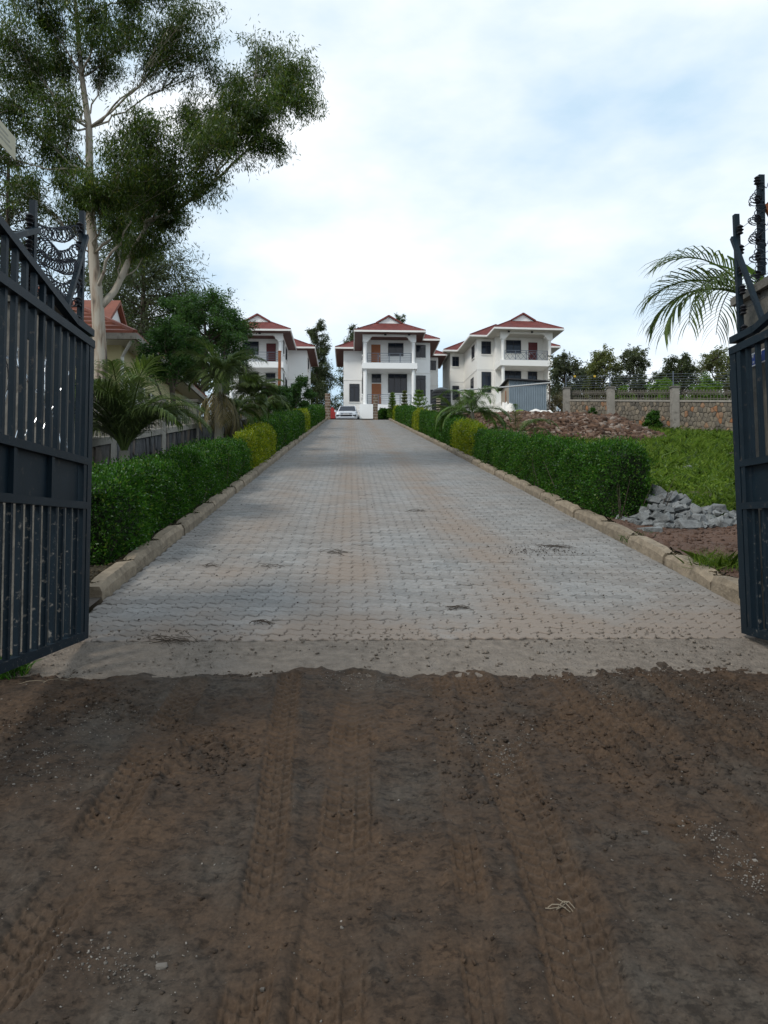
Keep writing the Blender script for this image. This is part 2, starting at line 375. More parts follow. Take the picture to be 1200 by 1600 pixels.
def dirt_mat():
    m, t = newmat('trodden_dark_soil'); n = t.nodes.new; l = t.links.new
    o = n('ShaderNodeOutputMaterial'); p = n('ShaderNodeBsdfPrincipled'); p.inputs['Roughness'].default_value = 0.88; p.inputs['Specular IOR Level'].default_value = 0.25
    g = n('ShaderNodeNewGeometry')
    def nz(sc, det, ro=0.6):
        q = n('ShaderNodeTexNoise'); q.inputs['Scale'].default_value = sc; q.inputs['Detail'].default_value = det; q.inputs['Roughness'].default_value = ro
        l(g.outputs['Position'], q.inputs['Vector']); return q.outputs['Fac']
    a, b_, c = nz(1.5, 6, 0.62), nz(13, 8, 0.75), nz(60, 5, 0.7)
    r = n('ShaderNodeValToRGB'); e = r.color_ramp.elements
    e[0].position = 0.38; e[0].color = (0.070, 0.044, 0.0265, 1); e[1].position = 0.68; e[1].color = (0.062, 0.051, 0.040, 1)
    k = e.new(0.50); k.color = (0.051, 0.0345, 0.023, 1)
    l(a, r.inputs[0])
    at = n('ShaderNodeAttribute'); at.attribute_name = 'track'
    tm = n('ShaderNodeMixRGB'); tm.inputs[2].default_value = (0.076, 0.048, 0.029, 1)
    l(math2(t, 'MULTIPLY', at.outputs['Fac'], 0.6), tm.inputs[0]); l(r.outputs[0], tm.inputs[1])
    r2 = n('ShaderNodeValToRGB'); r2.color_ramp.elements[0].position = 0.34; r2.color_ramp.elements[0].color = (0.30, 0.28, 0.26, 1); r2.color_ramp.elements[1].position = 0.60; r2.color_ramp.elements[1].color = (1.15, 1.12, 1.1, 1)
    l(b_, r2.inputs[0])
    mm = n('ShaderNodeMixRGB'); mm.blend_type = 'MULTIPLY'; mm.inputs[0].default_value = 0.45; l(tm.outputs[0], mm.inputs[1]); l(r2.outputs[0], mm.inputs[2])
    r3 = n('ShaderNodeValToRGB'); r3.color_ramp.elements[0].position = 0.35; r3.color_ramp.elements[0].color = (0.6, 0.6, 0.6, 1); r3.color_ramp.elements[1].position = 0.66; r3.color_ramp.elements[1].color = (1.2, 1.2, 1.2, 1)
    l(c, r3.inputs[0])
    m3 = n('ShaderNodeMixRGB'); m3.blend_type = 'MULTIPLY'; m3.inputs[0].default_value = 0.8; l(mm.outputs[0], m3.inputs[1]); l(r3.outputs[0], m3.inputs[2])
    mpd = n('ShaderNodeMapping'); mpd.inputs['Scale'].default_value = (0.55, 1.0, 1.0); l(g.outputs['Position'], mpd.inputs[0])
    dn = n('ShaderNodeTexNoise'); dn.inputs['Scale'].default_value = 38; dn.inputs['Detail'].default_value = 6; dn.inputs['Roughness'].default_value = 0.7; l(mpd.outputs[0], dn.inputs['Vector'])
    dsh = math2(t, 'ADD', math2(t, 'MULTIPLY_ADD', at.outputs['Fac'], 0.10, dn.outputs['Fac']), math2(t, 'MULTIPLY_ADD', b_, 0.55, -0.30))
    r4 = n('ShaderNodeValToRGB'); r4.color_ramp.elements[0].position = 0.37; r4.color_ramp.elements[0].color = (0.24, 0.22, 0.20, 1); r4.color_ramp.elements[1].position = 0.45; r4.color_ramp.elements[1].color = (1, 1, 1, 1)  # dark dashes paint the shade of small crevices into the soil colour
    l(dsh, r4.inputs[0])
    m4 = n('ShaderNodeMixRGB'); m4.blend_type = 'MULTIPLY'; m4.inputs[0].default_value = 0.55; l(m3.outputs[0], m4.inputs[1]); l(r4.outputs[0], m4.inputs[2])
    l(m4.outputs[0], p.inputs['Base Color'])
    c = math2(t, 'ADD', c, math2(t, 'MULTIPLY', dn.outputs['Fac'], 1.5))
    bp = n('ShaderNodeBump'); bp.inputs['Strength'].default_value = 0.5; bp.inputs['Distance'].default_value = 0.004
    l(math2(t, 'ADD', c, b_), bp.inputs['Height']); l(bp.outputs[0], p.inputs['Normal'])
    l(p.outputs[0], o.inputs[0]); return m
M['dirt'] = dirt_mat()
M['bed'] = plain('bed_soil_and_moss', (0.060, 0.050, 0.034), 0.95, 0, 0.4, 3, 0.6, 20, 0.2, dirt=(0.035, 0.060, 0.018), dirt_amt=0.35, dirt_scale=0.9)
M['redsoil'] = plain('reddish_soil', (0.095, 0.058, 0.042), 0.95, 0, 0.35, 2.0, 0.6, 14)

# ------------------------------------------------------------------ object helpers
def tag(o, label=None, cat=None, group=None, kind=None):
    if label: o['label'] = label
    if cat: o['category'] = cat
    if group: o['group'] = group
    if kind: o['kind'] = kind
    return o
def empty(name, loc, label=None, cat=None, group=None):
    o = bpy.data.objects.new(name, None); o.location = loc; o.empty_display_size = 0.2
    col.objects.link(o); return tag(o, label, cat, group)
def npmesh(name, V, F, mat, parent=None, root=(0, 0, 0), smooth=False):
    """V (n,3), F list of equal-length faces as array or mixed list; root is subtracted"""
    V = np.asarray(V, float) - np.asarray(root, float)
    me = bpy.data.meshes.new(name)
    if isinstance(F, np.ndarray):
        nf, k = F.shape
        me.vertices.add(len(V)); me.vertices.foreach_set('co', V.astype(np.float32).ravel())
        me.loops.add(nf * k); me.loops.foreach_set('vertex_index', F.astype(np.int32).ravel())
        me.polygons.add(nf); me.polygons.foreach_set('loop_start', np.arange(0, nf * k, k, dtype=np.int32))
        me.update(calc_edges=True)
    else:
        me.from_pydata(V.tolist(), [], F); me.update()
    if mat: me.materials.append(mat)
    if smooth: me.polygons.foreach_set('use_smooth', np.ones(len(me.polygons), bool))
    o = bpy.data.objects.new(name, me); col.objects.link(o)
    if parent: o.parent = parent
    else: o.location = root
    return o
class MB:
    def __init__(s): s.v = []; s.f = []
    def add(s, v, f):
        b = len(s.v); s.v += [tuple(p) for p in v]; s.f += [tuple(i + b for i in q) for q in f]; return s
    def box(s, x0, y0, z0, x1, y1, z1):
        if x1 < x0: x0, x1 = x1, x0
        return s.add([(x0, y0, z0), (x1, y0, z0), (x1, y1, z0), (x0, y1, z0), (x0, y0, z1), (x1, y0, z1), (x1, y1, z1), (x0, y1, z1)],
                     [(0, 3, 2, 1), (4, 5, 6, 7), (0, 1, 5, 4), (1, 2, 6, 5), (2, 3, 7, 6), (3, 0, 4, 7)])
    def bar(s, a, b, wx, wy=None, up=(0, 0, 1)):
        wy = wy or wx
        a, b = Vector(a), Vector(b); d = (b - a).normalized(); u = Vector(up)
        if abs(d.dot(u)) > 0.95: u = Vector((1, 0, 0))
        sd = d.cross(u).normalized(); u = sd.cross(d)
        c = [sd * wx / 2 * i + u * wy / 2 * j for i, j in ((-1, -1), (1, -1), (1, 1), (-1, 1))]
        return s.add([a + q for q in c] + [b + q for q in c], [(3, 2, 1, 0), (4, 5, 6, 7), (0, 1, 5, 4), (1, 2, 6, 5), (2, 3, 7, 6), (3, 0, 4, 7)])
    def tube(s, pts, rad, sides=6, cap=True):
        pts = [Vector(p) for p in pts]; n = len(pts)
        if not hasattr(rad, '__len__'): rad = [rad] * n
        vs = []; u = None
        for i, p in enumerate(pts):
            d = (pts[min(i + 1, n - 1)] - pts[max(i - 1, 0)])
            d = d.normalized() if d.length > 1e-9 else Vector((0, 0, 1))
            if u is None:
                u = Vector((0, 0, 1)) if abs(d.z) < 0.9 else Vector((1, 0, 0))
            u = (u - d * u.dot(d)); u = u.normalized() if u.length > 1e-6 else d.orthogonal().normalized()
            w_ = d.cross(u)
            for k in range(sides):
                a = 2 * math.pi * k / sides
                vs.append(p + (u * math.cos(a) + w_ * math.sin(a)) * rad[i])
        fs = [(i * sides + k, i * sides + (k + 1) % sides, (i + 1) * sides + (k + 1) % sides, (i + 1) * sides + k) for i in range(n - 1) for k in range(sides)]
        if cap: fs += [tuple(range(sides))[::-1], tuple(range((n - 1) * sides, n * sides))]
        return s.add(vs, fs)
    def lathe(s, c, prof, sides=16):
        vs = []; n = len(prof)
        for r_, z_ in prof:
            for k in range(sides):
                a = 2 * math.pi * k / sides; vs.append((c[0] + r_ * math.cos(a), c[1] + r_ * math.sin(a), c[2] + z_))
        fs = [(i * sides + k, i * sides + (k + 1) % sides, (i + 1) * sides + (k + 1) % sides, (i + 1) * sides + k) for i in range(n - 1) for k in range(sides)]
        fs += [tuple(range(sides))[::-1], tuple(range((n - 1) * sides, n * sides))]
        return s.add(vs, fs)
    def build(s, name, mat, parent=None, root=(0, 0, 0), smooth=False):
        return npmesh(name, s.v, s.f, mat, parent, root, smooth)
def linkcopy(o, parent=None, loc=None, rot=None):
    c = o.copy(); col.objects.link(c); c.parent = parent
    if loc is not None: c.location = loc
    if rot is not None: c.rotation_euler = rot
    return c

def unit(a): return a / np.maximum(np.linalg.norm(a, axis=1, keepdims=True), 1e-9)
def leafmesh(P, D, Ln, W, name, mat, parent, root=(0, 0, 0), bend=0.0):
    """diamond leaf at each point P along direction D"""
    n = len(P); D = unit(D)
    rnd = rng.normal(size=(n, 3)); S = unit(np.cross(D, rnd))
    Ln = np.broadcast_to(Ln, (n,))[:, None]; W = np.broadcast_to(W, (n,))[:, None]
    Nn = np.cross(D, S)
    mid = P + D * Ln * 0.45 + Nn * Ln * bend
    V = np.stack([P, mid + S * W / 2, P + D * Ln, mid - S * W / 2], 1).reshape(-1, 3)
    F = np.arange(4 * n).reshape(n, 4)
    return npmesh(name, V, F, mat, parent, root)
def ball(n):
    p = rng.normal(size=(n, 3)); p = unit(p) * rng.random((n, 1)) ** (1 / 3); return p

# ------------------------------------------------------------------ ground
XL0, XR0 = -1.95, 3.05        # inner faces of the two kerbs
def ground_z(x, y):
    y = np.asarray(y, float); x = np.asarray(x, float)
    z = np.where(y < -1, -SLOPE + (y + 1) * 0.02, np.minimum(SLOPE * y, SLOPE * CREST))
    z = np.where(y > 90, SLOPE * CREST - (y - 90) * 0.05, z)
    inside = (x > XL0 - 0.16) & (x < XR0 + 0.16)
    off = np.where(y < 5.05, -0.14, np.where(inside & (y < CREST), -0.08, 0.06))
    return z + off
xs = np.concatenate([np.linspace(-260, -30, 12), np.linspace(-26, -4, 24), [-3.2, -2.6, -2.12, -2.08, -1, 0, 1, 2, 3.18, 3.22, 3.8, 4.6, 5.4], np.linspace(6.2, 26, 24), np.linspace(30, 260, 12)])
ys = np.concatenate([np.linspace(-60, -4, 10), np.linspace(-2, 4.9, 16), [5.04, 5.06, 5.5], np.linspace(6, 62.9, 60), [63.05, 64, 66, 70, 75, 80, 90, 110, 150, 220, 320]])
gx, gy = np.meshgrid(xs, ys)
gz = ground_z(gx, gy) + np.where((np.abs(gx - 0.5) > 3.2) & (gy > 6), (fbm(gx * 0.5, gy * 0.5, 4, 3) - 0.5) * 0.16, 0)
nx, ny = len(xs), len(ys)
ii = np.arange(nx * ny).reshape(ny, nx)
F = np.stack([ii[:-1, :-1], ii[:-1, 1:], ii[1:, 1:], ii[1:, :-1]], -1).reshape(-1, 4)
g = npmesh('ground', np.stack([gx, gy, gz], -1).reshape(-1, 3), F, M['bed'], smooth=True)
tag(g, kind='structure')

# trodden soil in front of the gateway, with tyre tracks pressed in
rows = np.linspace(-1.6, 1.45, 24).tolist() + np.linspace(1.46, 4.78, 420).tolist()
rows = np.array(rows); ncol = 760
sg = np.linspace(-1, 1, ncol)
Yd = np.repeat(rows[:, None], ncol, 1)
Xd = 0.12 + sg[None, :] * (np.maximum(Yd, 1.2) * 0.56 + 0.75)
tracks = [  # (pixel polyline, half width m, depth)
    ([(560, 1062), (548, 1150), (540, 1300), (525, 1450), (510, 1599)], 0.115, 0.016),
    ([(735, 1062), (770, 1150), (835, 1300), (890, 1450), (930, 1599)], 0.12, 0.012),
    ([(905, 1050), (985, 1120), (1090, 1210), (1230, 1350), (1400, 1500)], 0.10, 0.018),
    ([(865, 1055), (930, 1130), (1010, 1240), (1060, 1310)], 0.07, 0.012),
    ([(300, 1075), (250, 1150), (180, 1270), (90, 1420), (0, 1560)], 0.10, 0.006),
    ([(1010, 1060), (1120, 1130), (1290, 1240)], 0.08, 0.010),
    ([(690, 1070), (700, 1180), (730, 1350), (760, 1599)], 0.06, 0.005),
    ([(452, 1065), (440, 1150), (425, 1300), (405, 1450), (380, 1599)], 0.075, 0.011),
]
disp = (fbm(Xd * 1.3, Yd * 1.3, 3, 11) - 0.5) * 0.05
lump = fbm(Xd * 9, Yd * 9, 5, 21, 0.62)
disp += (lump - 0.5) * 0.034
patch = np.clip((fbm(Xd * 1.7 + 4, Yd * 1.7, 4, 31) - 0.5) * 6, 0, 1)
fine = fbm(Xd * 26, Yd * 26, 3, 41, 0.6)
disp += (fine - 0.5) * (0.008 + 0.026 * patch)
cr_ = fbm(Xd * 7 + 2, Yd * 7 + 5, 4, 47, 0.6); cr2 = fbm(Xd * 16 + 9, Yd * 12, 3, 48, 0.6)
disp -= np.exp(-((cr_ - 0.5) / 0.022) ** 2) * 0.014 * np.clip(patch + 0.25, 0, 1) + np.exp(-((cr2 - 0.5) / 0.03) ** 2) * 0.009 * np.clip(patch + 0.15, 0, 1)
crumb = fbm(Xd * 15, Yd * 15, 4, 57, 0.62); disp += np.clip(crumb - 0.52, 0, 1) * 0.060 * np.clip(patch * 1.2 + 0.02, 0, 1)
pits = np.clip(vnoise(Xd * 21 + 3, Yd * 21, 49) - 0.80, 0, 1) * 0.06
disp -= pits
tm = np.zeros_like(Xd)
for pl, hw, dep in tracks:
    pw = [on_ground(*q) for q in pl]; acc = 0.0
    best = np.full(Xd.shape, 9.0); along = np.zeros_like(Xd); side = np.zeros_like(Xd)
    for a, b in zip(pw[:-1], pw[1:]):
        dx, dy = b.x - a.x, b.y - a.y; ln = math.hypot(dx, dy); dx /= ln; dy /= ln
        t_ = np.clip((Xd - a.x) * dx + (Yd - a.y) * dy, 0, ln)
        sx = Xd - a.x - t_ * dx; sy = Yd - a.y - t_ * dy; d_ = np.hypot(sx, sy)
        up = d_ < best; best = np.where(up, d_, best); along = np.where(up, acc + t_, along); side = np.where(up, sx * dy - sy * dx, side); acc += ln
    k = np.clip((hw - best) / (0.25 * hw), 0, 1); k = k * k * (3 - 2 * k)
    wear = np.clip((fbm(Xd * 3, Yd * 3, 3, 51 + int(hw * 1000)) - 0.25) * 2.6, 0.1, 1)
    lug = np.where(np.sin((along + np.abs(side) * 0.7) * 2 * math.pi / 0.058) > 0.1, 0.011, 0) + np.where(np.abs((np.abs(side) / hw * 2.0) % 1 - 0.5) < 0.10, 0.010, 0)
    disp = disp * (1 - 0.72 * k) - dep * 0.55 * k + (lug - 0.007) * k * wear
    rim = np.exp(-((best - hw * 1.12) / 0.022) ** 2)
    disp += rim * 0.012 * wear
    tm = np.maximum(tm, k * (0.35 + 0.65 * wear))
# feather the soil out over the concrete apron along an uneven line, and into the ground at the rim
edge_y = 4.50 + (fbm(Xd * 2.2, Xd * 0 + 3, 5, 61, 0.6) - 0.5) * 0.42 + 0.02 * Xd
f_edge = np.clip((edge_y - Yd) / 0.12, -1, 1)
zd = SLOPE * np.maximum(Yd, -1.0) + disp + 0.016 * f_edge + 0.012 * np.clip(f_edge, -1, 0) * 3
rimf = np.clip((1 - np.abs(sg)[None, :]) / 0.08, 0, 1) * np.clip((Yd + 1.6) / 0.5, 0, 1)
zd = np.where(rimf < 1, zd - 0.12 * (1 - rimf) ** 2, zd)
ii = np.arange(Xd.size).reshape(Xd.shape)
F = np.stack([ii[:-1, :-1], ii[:-1, 1:], ii[1:, 1:], ii[1:, :-1]], -1).reshape(-1, 4)
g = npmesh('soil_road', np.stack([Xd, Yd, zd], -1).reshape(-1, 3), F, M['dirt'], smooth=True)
at = g.data.attributes.new('track', 'FLOAT', 'POINT'); at.data.foreach_set('value', tm.astype(np.float32).ravel())
tag(g, kind='structure')
# soil road going on to both sides of the gateway, below the worked patch
gx, gy = np.meshgrid(np.concatenate([np.linspace(-120, -6, 20), np.linspace(-5, 6, 40), np.linspace(7, 120, 20)]), np.linspace(-14, 4.9, 40))
gz = np.where(gy < -1, -SLOPE + (gy + 1) * 0.02, SLOPE * gy) - 0.045 - 0.06 * np.clip(1.6 - np.abs(gx - 0.1) / 2.2, 0, 1) + (fbm(gx * 1.2, gy * 1.2, 4, 5) - 0.5) * 0.05
ii = np.arange(gx.size).reshape(gx.shape)
F = np.stack([ii[:-1, :-1], ii[:-1, 1:], ii[1:, 1:], ii[1:, :-1]], -1).reshape(-1, 4)
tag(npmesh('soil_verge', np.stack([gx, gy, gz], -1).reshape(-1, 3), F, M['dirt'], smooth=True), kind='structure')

# concrete apron under the gates
gx, gy = np.meshgrid(np.linspace(-2.7, 3.6, 420), np.linspace(4.15, 5.10, 90))
gz = SLOPE * gy + 0.004 + (fbm(gx * 5, gy * 5, 4, 71) - 0.5) * 0.012 + (fbm(gx * 22, gy * 30, 3, 72) - 0.5) * 0.010 - np.clip((4.46 - gy) / 0.1, 0, 1) * 0.05
ii = np.arange(gx.size).reshape(gx.shape)
F = np.stack([ii[:-1, :-1], ii[:-1, 1:], ii[1:, 1:], ii[1:, :-1]], -1).reshape(-1, 4)
tag(npmesh('concrete_apron', np.stack([gx, gy, gz], -1).reshape(-1, 3), F, M['apron'], smooth=True), kind='structure')

# ------------------------------------------------------------------ driveway of interlocking pavers
mb = MB()
n_y = 60
for i in range(n_y):
    y0 = 5.1 + (CREST - 5.1) * i / n_y; y1 = 5.1 + (CREST - 5.1) * (i + 1) / n_y
    mb.add([(XL0, y0, SLOPE * y0 - 0.005), (XR0, y0, SLOPE * y0 - 0.005), (XR0, y1, SLOPE * y1 - 0.005), (XL0, y1, SLOPE * y1 - 0.005)], [(0, 1, 2, 3)])
drive = tag(mb.build('driveway', M['joint']), kind='structure')
LP, WP, AZ = 0.228, 0.116, 0.020
gap = 0.0026
def paver_outline():
    # bottom edge left->right, right end, top edge right->left, left end; zigzag period = half length
    q = LP / 4
    bot = [(0, 0), (q * 0.5, AZ), (q * 1.5, -AZ), (q * 2.5, AZ), (q * 3.5, -AZ), (LP, 0)]
    ex = 0.010
    right = [(LP - ex, WP * 0.33), (LP + ex, WP * 0.67)]
    top = [(x, y + WP) for x, y in bot[::-1]]
    left = [(ex, WP * 0.67), (-ex, WP * 0.33)]
    pts = bot + right + top + left
    c = np.array([LP / 2, WP / 2])
    return np.array(pts) - c
PO = paver_outline()
def inset(pts, d):
    n = len(pts); o = []
    for i in range(n):
        a, b, c = pts[i - 1], pts[i], pts[(i + 1) % n]
        e1 = (b - a) / np.linalg.norm(b - a); e2 = (c - b) / np.linalg.norm(c - b)
        n1 = np.array([-e1[1], e1[0]]); n2 = np.array([-e2[1], e2[0]])
        m_ = n1 + n2; m_ /= max(np.dot(m_, n1), 0.5)
        o.append(b + m_ * d)
    return np.array(o)
P1 = inset(PO, gap); P2 = inset(PO, gap + 0.006)
np_ = len(PO)
PV = np.concatenate([np.c_[P2, np.zeros(np_) + 0.010], np.c_[P1, np.zeros(np_) + 0.004], np.c_[P1, np.zeros(np_) - 0.03]])
PF = [tuple(range(np_))] + [(k, k + np_, (k + 1) % np_ + np_, (k + 1) % np_) for k in range(np_)] + [(k + np_, k + 2 * np_, (k + 1) % np_ + 2 * np_, (k + 1) % np_ + np_) for k in range(np_)]
pm = bpy.data.meshes.new('paver'); pm.from_pydata(PV.tolist(), [], PF); pm.update(); pm.materials.append(M['paver'])
cy = 1 / math.sqrt(1 + SLOPE * SLOPE)
slope_ang = math.atan(SLOPE)
spots = []
y = 5.12 + WP / 2; j = 0
while y < CREST - 0.1:
    x = XL0 + 0.02 + LP / 2 - (LP / 2 if j % 2 else 0)
    while x - LP / 2 < XR0:
        if x - LP / 2 > XL0 - 0.001 and x + LP / 2 < XR0 + 0.001: spots.append((x, y, 0))
        elif x - LP / 2 < XR0 - 0.035 and x + LP / 2 > XL0 + 0.035: spots.append((x, y, 1))
        x += LP
    y += WP * cy; j += 1
nind = 0; bulkV = []; bulkF = []; base = 0; farV = []; farF = []; fbase = 0
sl = np.array([[1, 0, 0], [0, math.cos(slope_ang), -math.sin(slope_ang)], [0, math.sin(slope_ang), math.cos(slope_ang)]])
PFa = [list(f) for f in PF]
for (x, y, half) in spots:
    dz = (random.random() - 0.5) * 0.007 + 0.010 * (vnoise(np.array([x * 0.9]), np.array([y * 0.9]), 8)[0] - 0.5)
    tx, ty = random.gauss(0, 0.012), random.gauss(0, 0.008)
    z = SLOPE * y + dz - 0.004
    if nind < 300 and not half:
        o = bpy.data.objects.new('paver', pm); col.objects.link(o); o.parent = drive
        o.location = (x, y, z); o.rotation_euler = (slope_ang + tx, ty, random.gauss(0, 0.008)); nind += 1
        continue
    V = PV.copy()
    V[:, 2] += V[:, 1] * tx + V[:, 0] * ty
    V = V @ sl.T + np.array([x, y, z])
    V[:, 0] = np.clip(V[:, 0], XL0 + 0.003, XR0 - 0.003)
    if y < 30:
        bulkV.append(V); bulkF += [[i + base for i in f] for f in PFa]; base += len(V)
    else:
        farV.append(V[:2 * np_]); farF += [[i + fbase for i in f] for f in PFa[:1 + np_]]; fbase += 2 * np_
o = npmesh('paver_field', np.concatenate(bulkV), bulkF, M['paver'], drive); tag(o, kind='stuff')
o = npmesh('paver_field', np.concatenate(farV), farF, M['paver'], drive); tag(o, kind='stuff')
# forecourt on the plateau
mb = MB(); zc = SLOPE * CREST - 0.02
mb.add([(-9, CREST - 0.1, zc), (6, CREST - 0.1, zc), (6, 82, zc), (-9, 82, zc)], [(0, 1, 2, 3)])
mb2 = mb.build('forecourt', M['paver']); mb2.location.z = 0.09; tag(mb2, kind='structure')

# kerbs: one stone at a time
def rough_block(lx, ly, lz, seed, nseg=5):
    """kerb stone along y with worn, slightly rounded top edges"""
    r_ = random.Random(seed); vs = []; fs = []
    ring = [(-lx / 2, 0), (-lx / 2, lz * 0.82), (-lx * 0.36, lz), (lx * 0.34, lz), (lx / 2, lz * 0.80), (lx / 2, 0)]
    for i in range(nseg + 1):
        t = i / nseg; e = 1 - 0.10 * (max(0, abs(t - 0.5) * 2 - 0.8) / 0.2)
        for (a, b) in ring:
            vs.append((a * (0.5 + 0.5 * e) + r_.gauss(0, 0.003), (t - 0.5) * ly, b * e + (r_.gauss(0, 0.003) if b else 0)))
    k = len(ring)
    for i in range(nseg):
        for q in range(k): fs.append((i * k + q, (i + 1) * k + q, (i + 1) * k + (q + 1) % k, i * k + (q + 1) % k))
    fs.append(tuple(range(k))); fs.append(tuple(range(nseg * k, (nseg + 1) * k))[::-1])
    return vs, fs
kerb_mesh = []
for q in range(6):
    vs_, fs_ = rough_block(0.15, 0.975, 0.26, q)
    me = bpy.data.meshes.new('kerb_stone'); me.from_pydata(vs_, [], fs_); me.update(); me.materials.append(M['kerb'])
    kerb_mesh.append(me)
for side, xk in ((-1, XL0 - 0.075), (1, XR0 + 0.075)):
    mb = MB()
    for i in range(29):
        y0 = 5.3 + i * 2; y1 = min(y0 + 2, 63.2)
        mb.add([(xk - 0.065, y0, SLOPE * y0 + 0.03), (xk + 0.065, y0, SLOPE * y0 + 0.03), (xk + 0.065, y1, SLOPE * y1 + 0.03), (xk - 0.065, y1, SLOPE * y1 + 0.03)], [(0, 1, 2, 3)])
    kb = tag(mb.build('kerb', M['joint']), kind='structure')
    y = 5.45 if side > 0 else 6.15
    i = 0
    while y < 62.8:
        o = bpy.data.objects.new('kerb_stone', kerb_mesh[random.randrange(6)]); col.objects.link(o); o.parent = kb
        o.location = (xk + random.gauss(0, 0.008), y + 0.49, SLOPE * (y + 0.49) - 0.12 + random.gauss(0, 0.006))
        o.rotation_euler = (slope_ang + random.gauss(0, 0.006), random.gauss(0, 0.02), random.gauss(0, 0.012) + (math.pi if random.random() < 0.5 else 0) * 0)
        y += 0.992; i += 1
    if side < 0:   # the first stone has been knocked sideways
        o = bpy.data.objects.new('kerb_stone', kerb_mesh[2]); col.objects.link(o); o.parent = kb
        o.location = (xk - 0.27, 5.66, SLOPE * 5.66 - 0.13); o.rotation_euler = (slope_ang, 0.08, -0.42)

